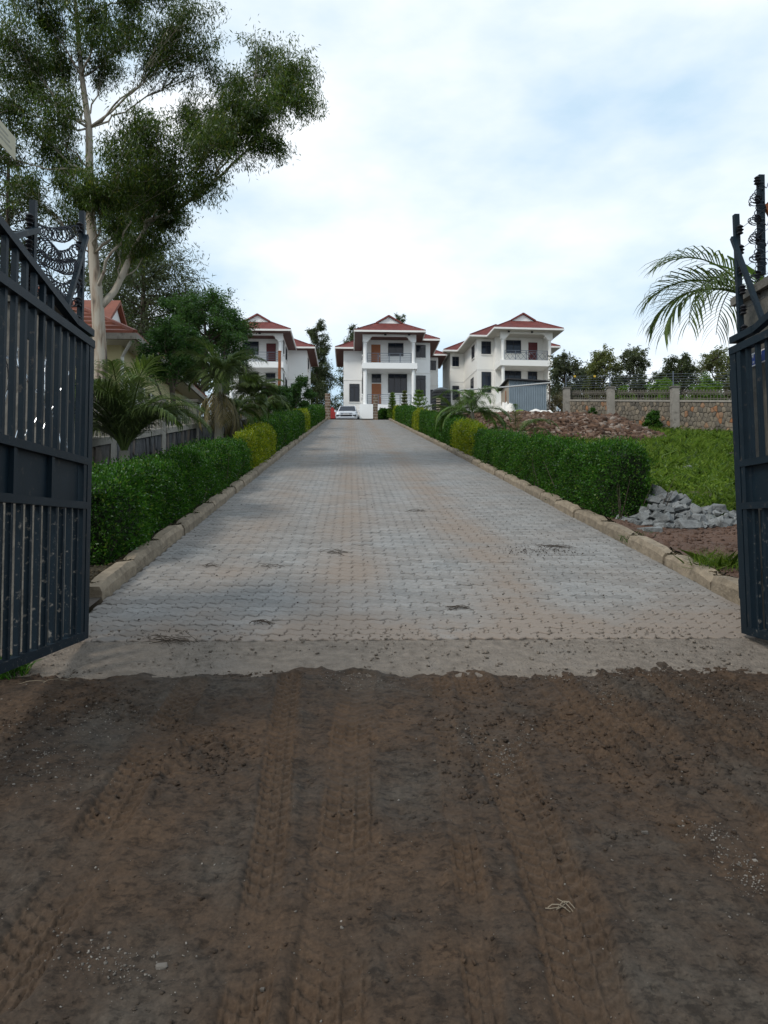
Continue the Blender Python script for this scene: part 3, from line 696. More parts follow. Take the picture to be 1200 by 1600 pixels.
# ------------------------------------------------------------------ gate leaves
def helix(mb, a, b, r, turns, rad, sag=0.0, seed=0, seg=11):
    a, b = Vector(a), Vector(b); d = (b - a); dn = d.normalized()
    u = dn.orthogonal().normalized(); w_ = dn.cross(u); pts = []
    rr = random.Random(seed); ph = rr.random() * 6
    n = int(turns * seg)
    for i in range(n + 1):
        t = i / n; tt = t + 0.035 * math.sin(t * 9 + ph)      # springs bunch up unevenly
        c = a + d * tt + Vector((0, 0, -sag * 4 * t * (1 - t)))
        rr_ = r * (1 + 0.25 * math.sin(t * 7 + ph)) * min(1, 0.25 + 6 * min(t, 1 - t))
        an = 2 * math.pi * turns * t
        pts.append(c + (u * math.cos(an) + w_ * math.sin(an)) * rr_)
    mb.tube(pts, rad, 4, False)
def gate(sx, px, hy, bz, label):
    """leaf hinged at y=hy, swung out towards the road; sx=-1 left of the drive"""
    root = empty('gate_leaf', (px, hy, bz), label, 'gate')
    rt = (px, hy, bz)
    LEN = 2.2; n0, n1 = hy - LEN, hy
    ztop = bz + 1.95; za = ztop + 0.045
    def part(name, mb, mat='navy'): return mb.build(name, M[mat], root, rt)
    T = 0.05
    part('stile', MB().box(px - T / 2, n1 - 0.075, bz, px + T / 2, n1, ztop - 0.05))
    part('stile', MB().box(px - T / 2, n1 - 0.14, bz + 0.05, px + T / 2 - 0.002, n1 - 0.09, ztop - 0.05))
    part('stile', MB().box(px - T / 2, n0, bz, px + T / 2, n0 + 0.07, ztop - 0.05))
    part('top_rail', MB().box(px - 0.03, n0 - 0.003, ztop - 0.05, px + 0.03, n1 + 0.003, ztop))
    part('bottom_rail', MB().box(px - 0.028, n0 + 0.071, bz - 0.002, px + 0.028, n1 - 0.076, bz + 0.05), 'navy_low')
    z1, z2 = bz + 0.84, bz + 1.17
    part('middle_rail', MB().box(px - 0.03, n0 + 0.071, z1, px + 0.03, n1 - 0.076, z1 + 0.045))
    part('middle_rail', MB().box(px - 0.03, n0 + 0.071, z2 - 0.045, px + 0.03, n1 - 0.076, z2))
    # solid band between the middle rails: panels with dividers
    k = 4; a = n0 + 0.075; b = n1 - 0.145; st = (b - a) / k
    for i in range(k):
        ya, yb = a + i * st, a + (i + 1) * st
        part('panel', MB().box(px - sx * -0.006, ya + 0.02, z1 + 0.046, px - sx * -0.012, yb - 0.02, z2 - 0.046))
        if i: part('divider', MB().box(px - 0.022, ya - 0.019, z1 + 0.046, px + 0.022, ya + 0.019, z2 - 0.046))
    # rising rail above the top rail, straight slope up towards the free end
    def ztopline(y):
        return za + max(0, (hy - 0.30 - y)) * 0.19
    mb = MB()
    mb.bar((px, n1, za + 0.005), (px, hy - 0.30, za + 0.005), 0.05, 0.045)
    mb.bar((px, hy - 0.29, za + 0.003), (px, n0, ztopline(n0)), 0.05, 0.045)
    part('raised_rail', mb)
    nb = int((LEN - 0.22) / 0.118)
    for i in range(nb):
        y = n1 - 0.20 - i * 0.118
        part('bar', MB().box(px - 0.014, y - 0.014, z2 + 0.001, px + 0.014, y + 0.014, ztop - 0.051))
        part('bar', MB().box(px - 0.014, y - 0.014, bz + 0.051, px + 0.014, y + 0.014, z1 - 0.001), 'navy_low')
        if ztopline(y) - za > 0.05:
            part('bar', MB().box(px - 0.014, y - 0.014, ztop + 0.001, px + 0.014, y + 0.014, ztopline(y) - 0.018))
    # half-closed sheet strips behind the lower bars
    for i in range(nb // 2):
        y = n1 - 0.26 - i * 0.236
        part('sheet_strip', MB().box(px + sx * 0.016, y - 0.045, bz + 0.06, px + sx * 0.019, y + 0.03, z1 - 0.01), 'navy_low')
    for zz in (bz + 0.30, bz + 1.73):
        part('hinge', MB().lathe((px + 0.0, n1 + 0.018, zz - 0.07), [(0.016, 0), (0.02, 0.01), (0.02, 0.13), (0.016, 0.14)], 10))
    # electric fence carried on the leaf
    xo = px + sx * 0.045
    posts = [(hy - 0.07, bz + 2.78), (hy - 0.83, bz + 2.52)] if sx < 0 else [(hy - 0.03, bz + 2.86)]
    posts.append((hy - 2.0, bz + 2.9))
    for i, (y, zt) in enumerate(posts):
        part('fence_post', MB().bar((xo, y, ztop - 0.2), (xo, y, zt), 0.034), 'navy')
        if i < 2:
            part('brace', MB().bar((xo + (-sx) * 0.03, y - 0.0, zt - 0.16), (px, y - 0.36, ztopline(y - 0.36) + 0.02), 0.028))
        for k in range(6):
            zz = zt - 0.12 - k * (zt - ztop - 0.2) / 5.2
            part('insulator', MB().lathe((xo - sx * 0.0, y - 0.045, zz), [(0.008, -0.035), (0.022, -0.028), (0.012, -0.015), (0.026, -0.004), (0.012, 0.006), (0.024, 0.018), (0.008, 0.032)], 9), 'black')
    # springs between posts
    srt = sorted(posts)
    mb = MB()
    for (ya, za_), (yb, zb_) in zip(srt[:-1], srt[1:]):
        for k in range(6):
            a = (xo, ya + 0.05, za_ - 0.12 - k * (za_ - ztop - 0.2) / 5.2); b = (xo, yb - 0.05, zb_ - 0.12 - k * (zb_ - ztop - 0.2) / 5.2)
            mb2 = MB(); turns = 13 + 3 * (k % 3)
            if abs(yb - ya) < 1.0:
                helix(mb2, a, b, 0.036, turns, 0.0042, 0.05 + 0.03 * (k % 2), k + int(10 * ya)); part('spring', mb2, 'wire')
            else:
                mb2.tube([a, b], 0.002, 4); part('wire', mb2, 'wire')
    return root
pl = on_ground(132, 1004); pr = on_ground(1164, 996)
GLX, GLY = pl.x, pl.y
GRX, GRY = pr.x, pr.y
gl = gate(-1, GLX, GLY, SLOPE * GLY + 0.03, 'navy steel gate leaf open beside the leafy hedge and eucalyptus trunk')
gl.rotation_euler.y = R(0.6)
gr = gate(1, GRX, GRY, SLOPE * GRY + 0.03, 'navy steel gate leaf open before the pillar with the blue sign')
gr.rotation_euler.y = R(-1.8)

# gate pillars
def pillar(x0, x1, y0, y1, zt, label):
    r0 = ((x0 + x1) / 2, (y0 + y1) / 2, SLOPE * y0 - 0.1)
    root = empty('gate_pillar', r0, label, 'pillar')
    nzs = 26; vs = []; fs = []
    ring = []
    m_ = 7
    for (ax, ay, bx, by) in ((x0, y0, x1, y0), (x1, y0, x1, y1), (x1, y1, x0, y1), (x0, y1, x0, y0)):
        for k in range(m_): ring.append((ax + (bx - ax) * k / m_, ay + (by - ay) * k / m_))
    n = len(ring)
    for i in range(nzs + 1):
        z = r0[2] + (zt - r0[2]) * i / nzs
        for k, (a, b) in enumerate(ring): vs.append((a + random.gauss(0, 0.004), b + random.gauss(0, 0.004), z))
    fs = [(i * n + k, i * n + (k + 1) % n, (i + 1) * n + (k + 1) % n, (i + 1) * n + k) for i in range(nzs) for k in range(n)] + [tuple(range(nzs * n, (nzs + 1) * n))]
    npmesh('shaft', vs, fs, M['concrete'], root, r0)
    MB().box(x0 - 0.04, y0 - 0.04, zt + 0.001, x1 + 0.04, y1 + 0.04, zt + 0.06).build('cap', M['concrete'], root, r0)
    return root
pillar(GRX + 0.10, GRX + 0.58, 4.92, 5.36, 3.22, 'grey concrete gate pillar carrying the blue sign plate')
pillar(GLX - 0.72, GLX - 0.22, 4.98, 5.5, 3.06, 'grey concrete gate pillar behind the navy gate with razor wire')
# front boundary walls running away from the pillars
def front_wall(x0, x1, y, zt, label, wm='concrete'):
    r0 = ((x0 + x1) / 2, y, SLOPE * y - 0.1); root = empty('boundary_wall', r0, label, 'wall')
    MB().box(x0, y - 0.11, r0[2], x1, y + 0.11, zt - 0.1).build('wall_body', M[wm], root, r0)
    MB().box(x0, y - 0.15, zt - 0.1 + 0.001, x1, y + 0.15, zt).build('coping', M['coping'], root, r0)
front_wall(-9.0, GLX - 0.73, 5.24, 2.75, 'grey rendered boundary wall running off from the razor-wired gate pillar', 'darkrender')
front_wall(GRX + 0.585, 9.5, 5.14, 2.95, 'grey rendered boundary wall running off from the signed gate pillar')
# razor wire coil hanging behind the left leaf
root = empty('razor_wire', (GLX - 0.14, 4.6, 1.2), 'shiny razor wire coil hanging between the gate leaf and pillar', 'razor wire')
mb = MB()
for k in range(5):
    cy_ = 3.95 + 0.27 * k; rr = random.Random(k); pts = []
    for i in range(41):
        a = 2 * math.pi * i / 40; r_ = 0.36 + 0.04 * math.sin(3 * a + k)
        pts.append((GLX - 0.13 + 0.05 * math.sin(2 * a + k), cy_ + r_ * 0.55 * math.cos(a) + 0.02 * math.sin(5 * a), 2.22 + r_ * 1.1 * math.sin(a)))
    mb.tube(pts, 0.0035, 4, False)
    for i in range(0, 40):
        p = Vector(pts[i]); q = Vector(pts[i + 1]); d = (q - p).normalized(); s_ = d.cross(Vector((1, 0, 0))).normalized() * 0.017
        mb.add([p - s_, p + d * 0.014, p + s_, p - d * 0.014], [(0, 1, 2, 3)])
mb.build('coil', M['shiny_wire'], root, root.location)
# second fence post standing on the right pillar, with springs to the leaf post
root = empty('fence_post', (GRX + 0.14, 5.12, 3.38), 'tall navy fence post standing on the signed pillar', 'fence post')
rt = root.location
MB().bar((GRX + 0.14, 5.12, 3.36), (GRX + 0.14, 5.12, 4.05), 0.04).build('post', M['navy'], root, rt)
MB().bar((GRX + 0.17, 5.12, 3.85), (GRX + 0.42, 5.12, 3.39), 0.03).build('brace', M['rust'], root, rt)
for k in range(6):
    zz = 4.0 - k * 0.13
    mb = MB(); helix(mb, (GRX + 0.05, GRY - 0.05, zz - 0.17), (GRX + 0.14, 5.10, zz), 0.03, 6 + k % 3, 0.0034, 0.03, k); mb.build('spring', M['wire'], root, rt)
    mb = MB(); helix(mb, (GRX + 0.14, 5.12, zz - 0.02), (GRX + 0.55, 4.85, zz + 0.04), 0.022, 9, 0.003, 0.04, k + 9); mb.build('spring', M['wire'], root, rt)
    MB().lathe((GRX + 0.10, 5.09, zz), [(0.008, -0.03), (0.022, -0.02), (0.012, -0.01), (0.024, 0.0), (0.012, 0.01), (0.02, 0.02), (0.008, 0.03)], 8).build('insulator', M['black'], root, rt)
# thin wires stretched out of the gateway
for (a, b, lab) in (((GLX - 0.05, GLY - 0.6, 3.3), (-6.5, 3.3, 5.6), 0), ):
    pass

# text as mesh
def text_obj(body, size, mat, parent, matrix, name='lettering'):
    cu = bpy.data.curves.new('t', 'FONT'); cu.body = body; cu.size = size; cu.extrude = 0.0008
    to = bpy.data.objects.new('t', cu); col.objects.link(to)
    dg = bpy.context.evaluated_depsgraph_get(); dg.update()
    me = bpy.data.meshes.new_from_object(to.evaluated_get(dg))
    bpy.data.objects.remove(to)
    me.transform(matrix); me.materials.clear(); me.materials.append(mat)
    o = bpy.data.objects.new(name, me); col.objects.link(o); o.parent = parent
    return o
# blue code plate on the drive face of the right pillar
xs_ = GRX + 0.10 - 0.008
pa = at_x(1172, 554, xs_); pb = at_x(1172, 575, xs_)
sroot = empty('sign_plate', (xs_, pa.y, (pa.z + pb.z) / 2), 'blue plate with white code on the concrete pillar', 'sign')
hgt = pa.z - pb.z; wid = 0.36
ya = pa.y
MB().box(xs_ - 0.002, ya - wid, pb.z, xs_ + 0.002, ya, pa.z).build('plate', M['blue'], sroot, sroot.location)
for zz in (pa.z - 0.006, pb.z + 0.006):
    MB().box(xs_ - 0.0035, ya - wid, zz - 0.004, xs_ - 0.0022, ya, zz + 0.004).build('border', M['letter'], sroot, sroot.location)
# text runs towards the road (-y) as read from the drive
rotm = Matrix(((0, 0, -1, 0), (-1, 0, 0, 0), (0, 1, 0, 0), (0, 0, 0, 1)))
text_obj('W', 0.042, M['letter'], sroot, Matrix.Translation((-0.003, -0.012, hgt * 0.10)) @ rotm)
text_obj('7+3', 0.042, M['letter'], sroot, Matrix.Translation((-0.003, -0.090, hgt * 0.10)) @ rotm)
text_obj('N', 0.024, M['letter'], sroot, Matrix.Translation((-0.003, -0.040, -hgt * 0.28)) @ rotm)
text_obj('a Con', 0.024, M['letter'], sroot, Matrix.Translation((-0.003, -0.088, -hgt * 0.28)) @ rotm)
# faded cream warning board on the wires above the left leaf
xs_ = GLX - 0.06
pa = at_x(24, 216, xs_); pb = at_x(22, 249, xs_)
sroot = empty('warning_board', (xs_, pa.y - 0.15, pb.z), 'faded cream board hung on the fence wires above the gate', 'sign')
hb = pa.z - pb.z
MB().box(xs_ - 0.002, pa.y - 0.34, pb.z, xs_ + 0.002, pa.y, pa.z).build('board', M['creamsign'], sroot, sroot.location)
for k in range(3):
    MB().box(xs_ + 0.0022, pa.y - 0.30, pb.z + hb * (0.28 + 0.2 * k), xs_ + 0.003, pa.y - 0.05 - 0.02 * k, pb.z + hb * (0.36 + 0.2 * k)).build('faded_print', M['faint'], sroot, sroot.location)
mb = MB(); mb.tube([(xs_, pa.y - 1.2, pa.z + 0.05), (xs_, pa.y - 0.06, pa.z - 0.02), (xs_, GLY - 0.83, pa.z - 0.12)], 0.002, 4); mb.build('wire', M['wire'], sroot, sroot.location)

def G0(y): return float(min(SLOPE * y, SLOPE * CREST)) if y > -1 else -SLOPE

# ------------------------------------------------------------------ villas
def roof_shell(x0, x1, y0, y1, ze, pitch, fr, course, xf, gablet_over=0.12, lift=0.04):
    """hip roof laid in tile courses; fr = run of the front hip before the gablet (None = full hip)"""
    mb = MB(); half = (x1 - x0) / 2; tp = math.tan(pitch); fr = fr or half
    n = max(3, int(round(half / course))); step = half / n
    def yf(t): return y0 + min(t, fr) - (gablet_over if t > fr + 1e-6 else 0)
    def strip(a0, b0, a1, b1, nrm):
        # course: lower edge a0-b0 lifted, upper edge a1-b1 on the slope
        L_ = Vector((0, 0, lift))
        mb.add([xf(*(Vector(a0) + L_)), xf(*(Vector(b0) + L_)), xf(*b1), xf(*a1), xf(*a0), xf(*b0)], [(0, 1, 2, 3), (4, 5, 1, 0)])
    for k in range(n):
        t0, t1 = k * step, (k + 1) * step; z0, z1 = ze + t0 * tp, ze + t1 * tp
        o0 = 0.0
        ov = 0.05 if k == 0 else 0.0
        tt0 = t0 - ov * 0
        f0, f1 = (yf(t0 + 1e-5), yf(t1)) if t1 <= fr + 1e-6 else (yf(t0 + 1e-4 if t0 >= fr - 1e-6 else t0), yf(t1 + 1e-4))
        if t0 < fr < t1 - 1e-6: f0 = y0 + t0; f1 = y0 + fr
        strip((x0 + t0, y1 - t0, z0), (x0 + t0, f0, z0), (x0 + t1, y1 - t1, z1), (x0 + t1, f1, z1), 0)
        strip((x1 - t0, f0, z0), (x1 - t0, y1 - t0, z0), (x1 - t1, f1, z1), (x1 - t1, y1 - t1, z1), 0)
        if t0 < fr - 1e-6:
            te = min(t1, fr); ze1 = ze + te * tp
            strip((x0 + t0, y0 + t0, z0), (x1 - t0, y0 + t0, z0), (x0 + te, y0 + te, ze1), (x1 - te, y0 + te, ze1), 0)
        strip((x1 - t0, y1 - t0, z0), (x0 + t0, y1 - t0, z0), (x1 - t1, y1 - t1, z1), (x0 + t1, y1 - t1, z1), 0)
    # ridge and hip caps
    cap = 0.07
    H1 = ze + half * tp; xm = (x0 + x1) / 2
    yr0 = y0 + fr - gablet_over if fr < half - 1e-6 else y0 + half
    if y1 - half > yr0: mb.bar(xf(xm, yr0, H1 + 0.03), xf(xm, y1 - half, H1 + 0.03), 0.16, 0.09)
    for (ax, sx_) in ((x0, 1), (x1, -1)):
        mb.bar(xf(ax, y0, ze + 0.05), xf(ax + sx_ * fr, y0 + fr, ze + fr * tp + 0.05), 0.13, 0.07)
        mb.bar(xf(ax, y1, ze + 0.05), xf(xm, y1 - half, H1 + 0.05), 0.13, 0.07)
        if fr < half - 1e-6: mb.bar(xf(ax + sx_ * fr, yr0, ze + fr * tp + 0.02), xf(xm, yr0, H1 + 0.02), 0.10, 0.13)
    return mb, fr, H1

def house(ox, oy, oz, mir, rotz, wall, soffit, doorm, railing, roofm, label, name='villa'):
    root = empty(name, (ox, oy, oz), label, 'house'); root.rotation_euler.z = rotz
    wall, soffit, doorm, roofm = M[wall], M[soffit], M[doorm], M[roofm]
    def xf(x, y, z): return (x * mir, y, z)
    def B(x0, y0, z0, x1, y1, z1): return MB().box(x0 * mir, y0, z0, x1 * mir, y1, z1)
    def part(n, mb, m, par=None, sm=False): return mb.build(n, m, par or root, (0, 0, 0), sm)
    gz_ = -1.55
    # walls: blocks A (main), B, D (one side), C (other side)
    part('wall', B(-2.25, 1.8, gz_, 2.3, 13.5, 6.08), wall)
    part('wall', B(2.302, 2.6, gz_, 3.83, 12, 6.08), wall)
    part('wall', B(3.832, 8.4, gz_, 5.2, 12.8, 6.08), wall)
    part('wall', B(-4.0, 6.0, gz_, -2.252, 12.5, 6.08), wall)
    part('wall', B(-2.25, 0.22, gz_, -2.03, 1.798, 6.08), wall)
    # floor band lines
    for (a, b, c, d) in ((2.31, 2.57, 3.86, 2.597), (3.84, 8.37, 5.23, 8.397), (-4.03, 5.97, -2.26, 5.997)):
        part('floor_band', B(a, b, 3.28, c, d, 3.34), M['trim'])
    part('floor_band', B(3.833, 2.6, 3.28, 3.86, 8.36, 3.34), M['trim'])
    part('floor_band', B(-2.28, 0.25, 3.28, -2.252, 5.96, 3.34), M['trim'])
    # plinth and porch floor
    part('porch_base', B(-2.55, -0.35, gz_, 2.299, 1.798, 0.0), wall)
    # columns and brackets
    for cx in (-2.05, 2.1):
        part('column', MB().lathe((cx * mir, 0, 0.001), [(0.19, 0), (0.19, 0.08), (0.15, 0.10), (0.145, 3.0), (0.19, 3.04), (0.19, 3.08)], 18), wall, None, False)
        part('column', MB().lathe((cx * mir, 0, 3.601), [(0.17, 0), (0.17, 0.05), (0.14, 0.07), (0.14, 1.78), (0.19, 1.82), (0.19, 1.86)], 18), wall)
        s_ = 1 if cx < 0 else -1
        mb = MB()
        pts = [(-0.24, 0), (0.24, 0), (0.27, 0.12), (0.36, 0.2), (0.44, 0.23), (0.44, 0.38), (0.56, 0.42), (0.56, 0.5), (-0.24, 0.5)]
        nn = len(pts)
        vs_ = [((cx + s_ * p) * mir, yy, 5.46 + q) for yy in (-0.16, 0.16) for p, q in pts]
        mb.add(vs_, [tuple(range(nn)), tuple(range(nn, 2 * nn))[::-1]] + [(i, i + nn, (i + 1) % nn + nn, (i + 1) % nn) for i in range(nn)])
        part('bracket', mb, wall)
    part('beam', B(-2.3, -0.17, 5.961, 2.35, 0.17, 6.08), wall)
    part('balcony_slab', B(-2.35, -0.3, 3.09, 2.42, 1.799, 3.60), wall)
    # railings
    def rail(z0, style):
        mb = MB(); a, b = -1.88, 1.94
        mb.box(a * mir, -0.02, z0 + 0.86, b * mir, 0.02, z0 + 0.90); mb.box(a * mir, -0.015, z0 + 0.06, b * mir, 0.015, z0 + 0.09)
        k = 5
        for i in range(k):
            x = a + (b - a) * i / (k - 1); mb.box((x - 0.025) * mir, -0.022, z0 + 0.002, (x + 0.025) * mir, 0.022, z0 + 0.858)
        if style == 'bars':
            for q in range(1, 5): mb.box(a * mir, -0.01, z0 + 0.09 + q * 0.15, b * mir, 0.01, z0 + 0.11 + q * 0.15)
            for i in range(k - 1):
                x = a + (b - a) * (i + 0.9) / (k - 1); mb.box((x - 0.012) * mir, -0.014, z0 + 0.09, (x + 0.012) * mir, 0.014, z0 + 0.86)
        else:
            nx_ = 8
            for i in range(nx_):
                xa = a + (b - a) * i / nx_; xb = a + (b - a) * (i + 1) / nx_
                mb.bar((xa * mir, 0.004, z0 + 0.1), (xb * mir, 0.004, z0 + 0.7), 0.022); mb.bar((xa * mir, -0.006, z0 + 0.7), (xb * mir, -0.006, z0 + 0.1), 0.022)
            mb.box(a * mir, -0.012, z0 + 0.70, b * mir, 0.012, z0 + 0.73)
        part('railing', mb, M['rail'])
    rail(3.601, railing); rail(0.001, 'bars')
    # openings
    def window(x0, x1, z0, z1, y, axis='y', mull=1, out=-1):
        """axis y: in a front wall at y; axis x: in a side wall whose x is 'y' """
        f_, p_ = MB(), MB()
        def bx(mb, a0, a1, b0, b1, d0, d1):
            if axis == 'y': mb.box(a0 * mir, y + out * d1, b0, a1 * mir, y + out * d0, b1)
            else: mb.box((y + out * d0) * mir, a0, b0, (y + out * d1) * mir, a1, b1)
        t = 0.05
        bx(f_, x0, x1, z0, z0 + t, 0.002, 0.05); bx(f_, x0, x1, z1 - t, z1, 0.002, 0.05)
        bx(f_, x0, x0 + t, z0 + t, z1 - t, 0.002, 0.05); bx(f_, x1 - t, x1, z0 + t, z1 - t, 0.002, 0.05)
        for k in range(1, mull + 1):
            xm = x0 + (x1 - x0) * k / (mull + 1); bx(f_, xm - 0.022, xm + 0.022, z0 + t, z1 - t, 0.004, 0.045)
        bx(f_, x0 + t, x1 - t, z1 - 0.36, z1 - 0.32, 0.004, 0.04)
        wd = part('window', f_, M['frame'])
        bx(p_, x0 + t, x1 - t, z0 + t, z1 - t, 0.002, 0.015); part('pane', p_, M['glass'], wd)
        sl_ = MB(); bx(sl_, x0 - 0.06, x1 + 0.06, z0 - 0.07, z0 - 0.003, 0.002, 0.09); part('sill', sl_, wall, wd)
    def door(x0, x1, z0, z1, y):
        d = part('door', B(x0, y - 0.05, z0, x1, y - 0.002, z1), doorm)
        for q in range(6):
            zz = z0 + 0.16 + (z1 - z0 - 0.3) * q / 6
            part('door_panel', B(x0 + 0.1, y - 0.065, zz, x1 - 0.1, y - 0.051, zz + (z1 - z0 - 0.3) / 6 - 0.05), doorm, d)
        part('handle', B(x1 - 0.09, y - 0.09, z0 + 0.95, x1 - 0.06, y - 0.052, z0 + 1.08), M['alloy'], d)
    window(0.0, 1.36, 4.62, 5.82, 1.8); door(-1.5, -0.68, 3.605, 5.66, 1.8)
    window(0.0, 1.68, 1.35, 3.05, 1.8, mull=2); door(-1.46, -0.62, 0.02, 2.2, 1.8); window(-1.46, -0.62, 2.25, 3.03, 1.8, mull=1)
    window(2.55, 3.42, 4.7, 5.86, 2.6); window(2.55, 3.42, 1.2, 3.1, 2.6)
    window(4.35, 5.0, 4.8, 5.75, 8.4); window(4.35, 5.0, 1.5, 2.9, 8.4)
    window(-3.45, -2.5, 1.25, 2.95, 6.0)
    window(3.6, 4.7, 4.6, 5.8, 3.83, 'x', 1, 1); window(4.0, 5.2, 1.0, 2.9, 3.83, 'x', 1, 1)
    window(0.7, 1.4, 4.5, 5.7, -2.25, 'x', 1, -1); window(3.0, 4.4, 4.5, 5.7, -2.25, 'x', 1, -1)
    window(0.9, 1.5, 1.1, 2.9, -2.25, 'x', 1, -1); window(2.8, 4.4, 1.2, 2.9, -2.25, 'x', 1, -1)
    window(7.5, 8.6, 4.6, 5.7, -4.0, 'x', 1, -1); window(9.4, 10.2, 1.3, 2.8, -4.0, 'x', 1, -1)
    # lamps under the eave
    for lx in (-0.35, 1.7):
        part('porch_lamp', MB().lathe((lx * mir, -0.5, 5.92), [(0.06, 0), (0.11, 0.03), (0.11, 0.09), (0.05, 0.14)], 10), M['black'])
    # roofs, soffits, fascias
    blocks = [(-3.0, 3.05, -0.95, 14.3, 1.92), (-1.55, 4.6, 1.85, 12.8, None), (-0.2, 5.95, 7.65, 13.6, None), (-4.75, 1.4, 5.25, 13.2, None)]
    ze = 6.24
    for i, (x0, x1, y0, y1, fr) in enumerate(blocks):
        mb, fr2, H1 = roof_shell(x0, x1, y0, y1, ze + 0.004 * i, R(30), fr, 0.34, xf)
        rf = part('roof', mb, roofm)
        e = 0.003 * i
        part('soffit', B(x0 + 0.03, y0 + 0.03, 6.082 + e, x1 - 0.03, y1 - 0.03, 6.10 + e), soffit)
        for (a, b, c, d) in ((x0 - 0.06, y0 - 0.06, x1 + 0.06, y0 + 0.028), (x0 - 0.06, y1 - 0.028, x1 + 0.06, y1 + 0.06), (x0 - 0.06, y0 + 0.029, x0 + 0.028, y1 - 0.029), (x1 - 0.028, y0 + 0.029, x1 + 0.06, y1 - 0.029)):
            part('fascia', B(a, b, 6.085 + e, c, d, 6.235 + e), M['trim'])
        if fr:
            tp = math.tan(R(30)); y_g = y0 + fr + 0.02; zb = ze + fr * tp; xm = (x0 + x1) / 2
            mb = MB(); w_ = (x1 - x0) / 2 - fr
            vs_ = [xf(xm - w_ + 0.1, yy, zb) for yy in (y_g, y_g + 0.1)] + [xf(xm + w_ - 0.1, yy, zb) for yy in (y_g, y_g + 0.1)] + [xf(xm, yy, zb + (w_ - 0.1) * tp) for yy in (y_g, y_g + 0.1)]
            mb.add(vs_, [(0, 2, 4), (1, 5, 3), (0, 1, 3, 2), (2, 3, 5, 4), (4, 5, 1, 0)])
            part('gablet', mb, M['white'])
    return root
ZP = 12.5
def X66(u): return at_y(u, 600, 66).x
house(X66(608), 66, ZP, 1, 0, 'white', 'soffit', 'door', 'bars', 'tile', 'white two-storey villa with the white car parked beside its porch')
house(X66(400), 66, ZP, -1, 0, 'white', 'soffit', 'door_dark', 'bars', 'tile', 'white two-storey villa partly hidden by palms and a bushy tree')
house(X66(823), 66, ZP + 0.35, -1, R(3), 'cream', 'soffit_c', 'door_dark', 'cross', 'tile', 'cream two-storey villa behind the corrugated shed with crossed balcony railing')

# bungalow beyond the left wall
p = at_y(218, 528, 20.0)
bx1 = p.x; bz_e = p.z; by0 = 19.6; bx0 = bx1 - 8.4; by1 = by0 + 9.5
root = empty('bungalow', (bx1 - 4, by0 + 4, G0(by0)), 'pale yellow bungalow with orange-red tiled roof behind the eucalyptus trunk', 'house'); rt = root.location
def part(n, mb, m, par=None): return mb.build(n, M[m], par or root, rt)
zg = G0(by0) - 0.2
part('wall', MB().box(bx0 + 0.7, by0 + 0.7, zg, bx1 - 0.55, by1 - 0.7, bz_e - 0.12), 'yellowwall')
mbr, fr, H1 = roof_shell(bx0, bx1, by0, by1, bz_e + 0.02, R(30), None, 0.36, lambda x, y, z: (x, y, z), lift=0.075)
part('roof', mbr, 'tile_orange')
part('soffit', MB().box(bx0 + 0.02, by0 + 0.02, bz_e - 0.12, bx1 - 0.02, by1 - 0.02, bz_e - 0.10), 'soffit_c')
for (a, b, c, d) in ((bx0 - 0.05, by0 - 0.05, bx1 + 0.05, by0 + 0.02), (bx1 - 0.02, by0 + 0.021, bx1 + 0.05, by1), (bx0 - 0.05, by0 + 0.021, bx0 + 0.02, by1)):
    part('fascia', MB().box(a, b, bz_e - 0.14, c, d, bz_e + 0.015), 'coping')
# small gabled dormer end on the roof
gp = at_y(168, 497, 21.6)
mb = MB(); gx_, gz_ = gp.x, gp.z
tri = [(gx_ - 0.02, 0.0), (gx_ + 0.42, -0.02), (gx_ - 0.02, 0.62)]
mb.add([(gx_ + 0.05, 21.4, gz_ - 0.1), (gx_ + 0.05, 23.0, gz_ - 0.1), (gx_ + 0.05, 22.2, gz_ + 0.52), (gx_ - 3.5, 21.4, gz_ - 0.1), (gx_ - 3.5, 23.0, gz_ - 0.1), (gx_ - 3.5, 22.2, gz_ + 0.52)], [(0, 1, 2), (3, 5, 4), (0, 3, 4, 1)])
part('gablet', mb, 'white')
mb = MB()
mb.bar((gx_ - 3.4, 21.3, gz_ - 0.14), (gx_ + 0.15, 21.3, gz_ - 0.14), 0.05); 
for (ya, yb) in ((21.25, 22.2), (23.15, 22.2)):
    mb.add([(gx_ + 0.18, ya, gz_ - 0.2), (gx_ + 0.18, yb, gz_ + 0.56), (gx_ - 3.6, yb, gz_ + 0.56), (gx_ - 3.6, ya, gz_ - 0.2), (gx_ + 0.18, ya, gz_ - 0.1), (gx_ + 0.18, yb, gz_ + 0.68), (gx_ - 3.6, yb, gz_ + 0.68), (gx_ - 3.6, ya, gz_ - 0.1)],
           [(0, 1, 2, 3), (4, 7, 6, 5), (0, 4, 5, 1), (3, 2, 6, 7), (0, 3, 7, 4)])
part('gablet_roof', mb, 'tile_orange')
part('downpipe', MB().tube([(bx1 - 0.1, by0 + 0.1, bz_e - 0.1), (bx1 - 0.5, by0 + 0.62, bz_e - 0.45), (bx1 - 0.5, by0 + 0.62, zg + 0.3)], 0.045, 8), 'trim')
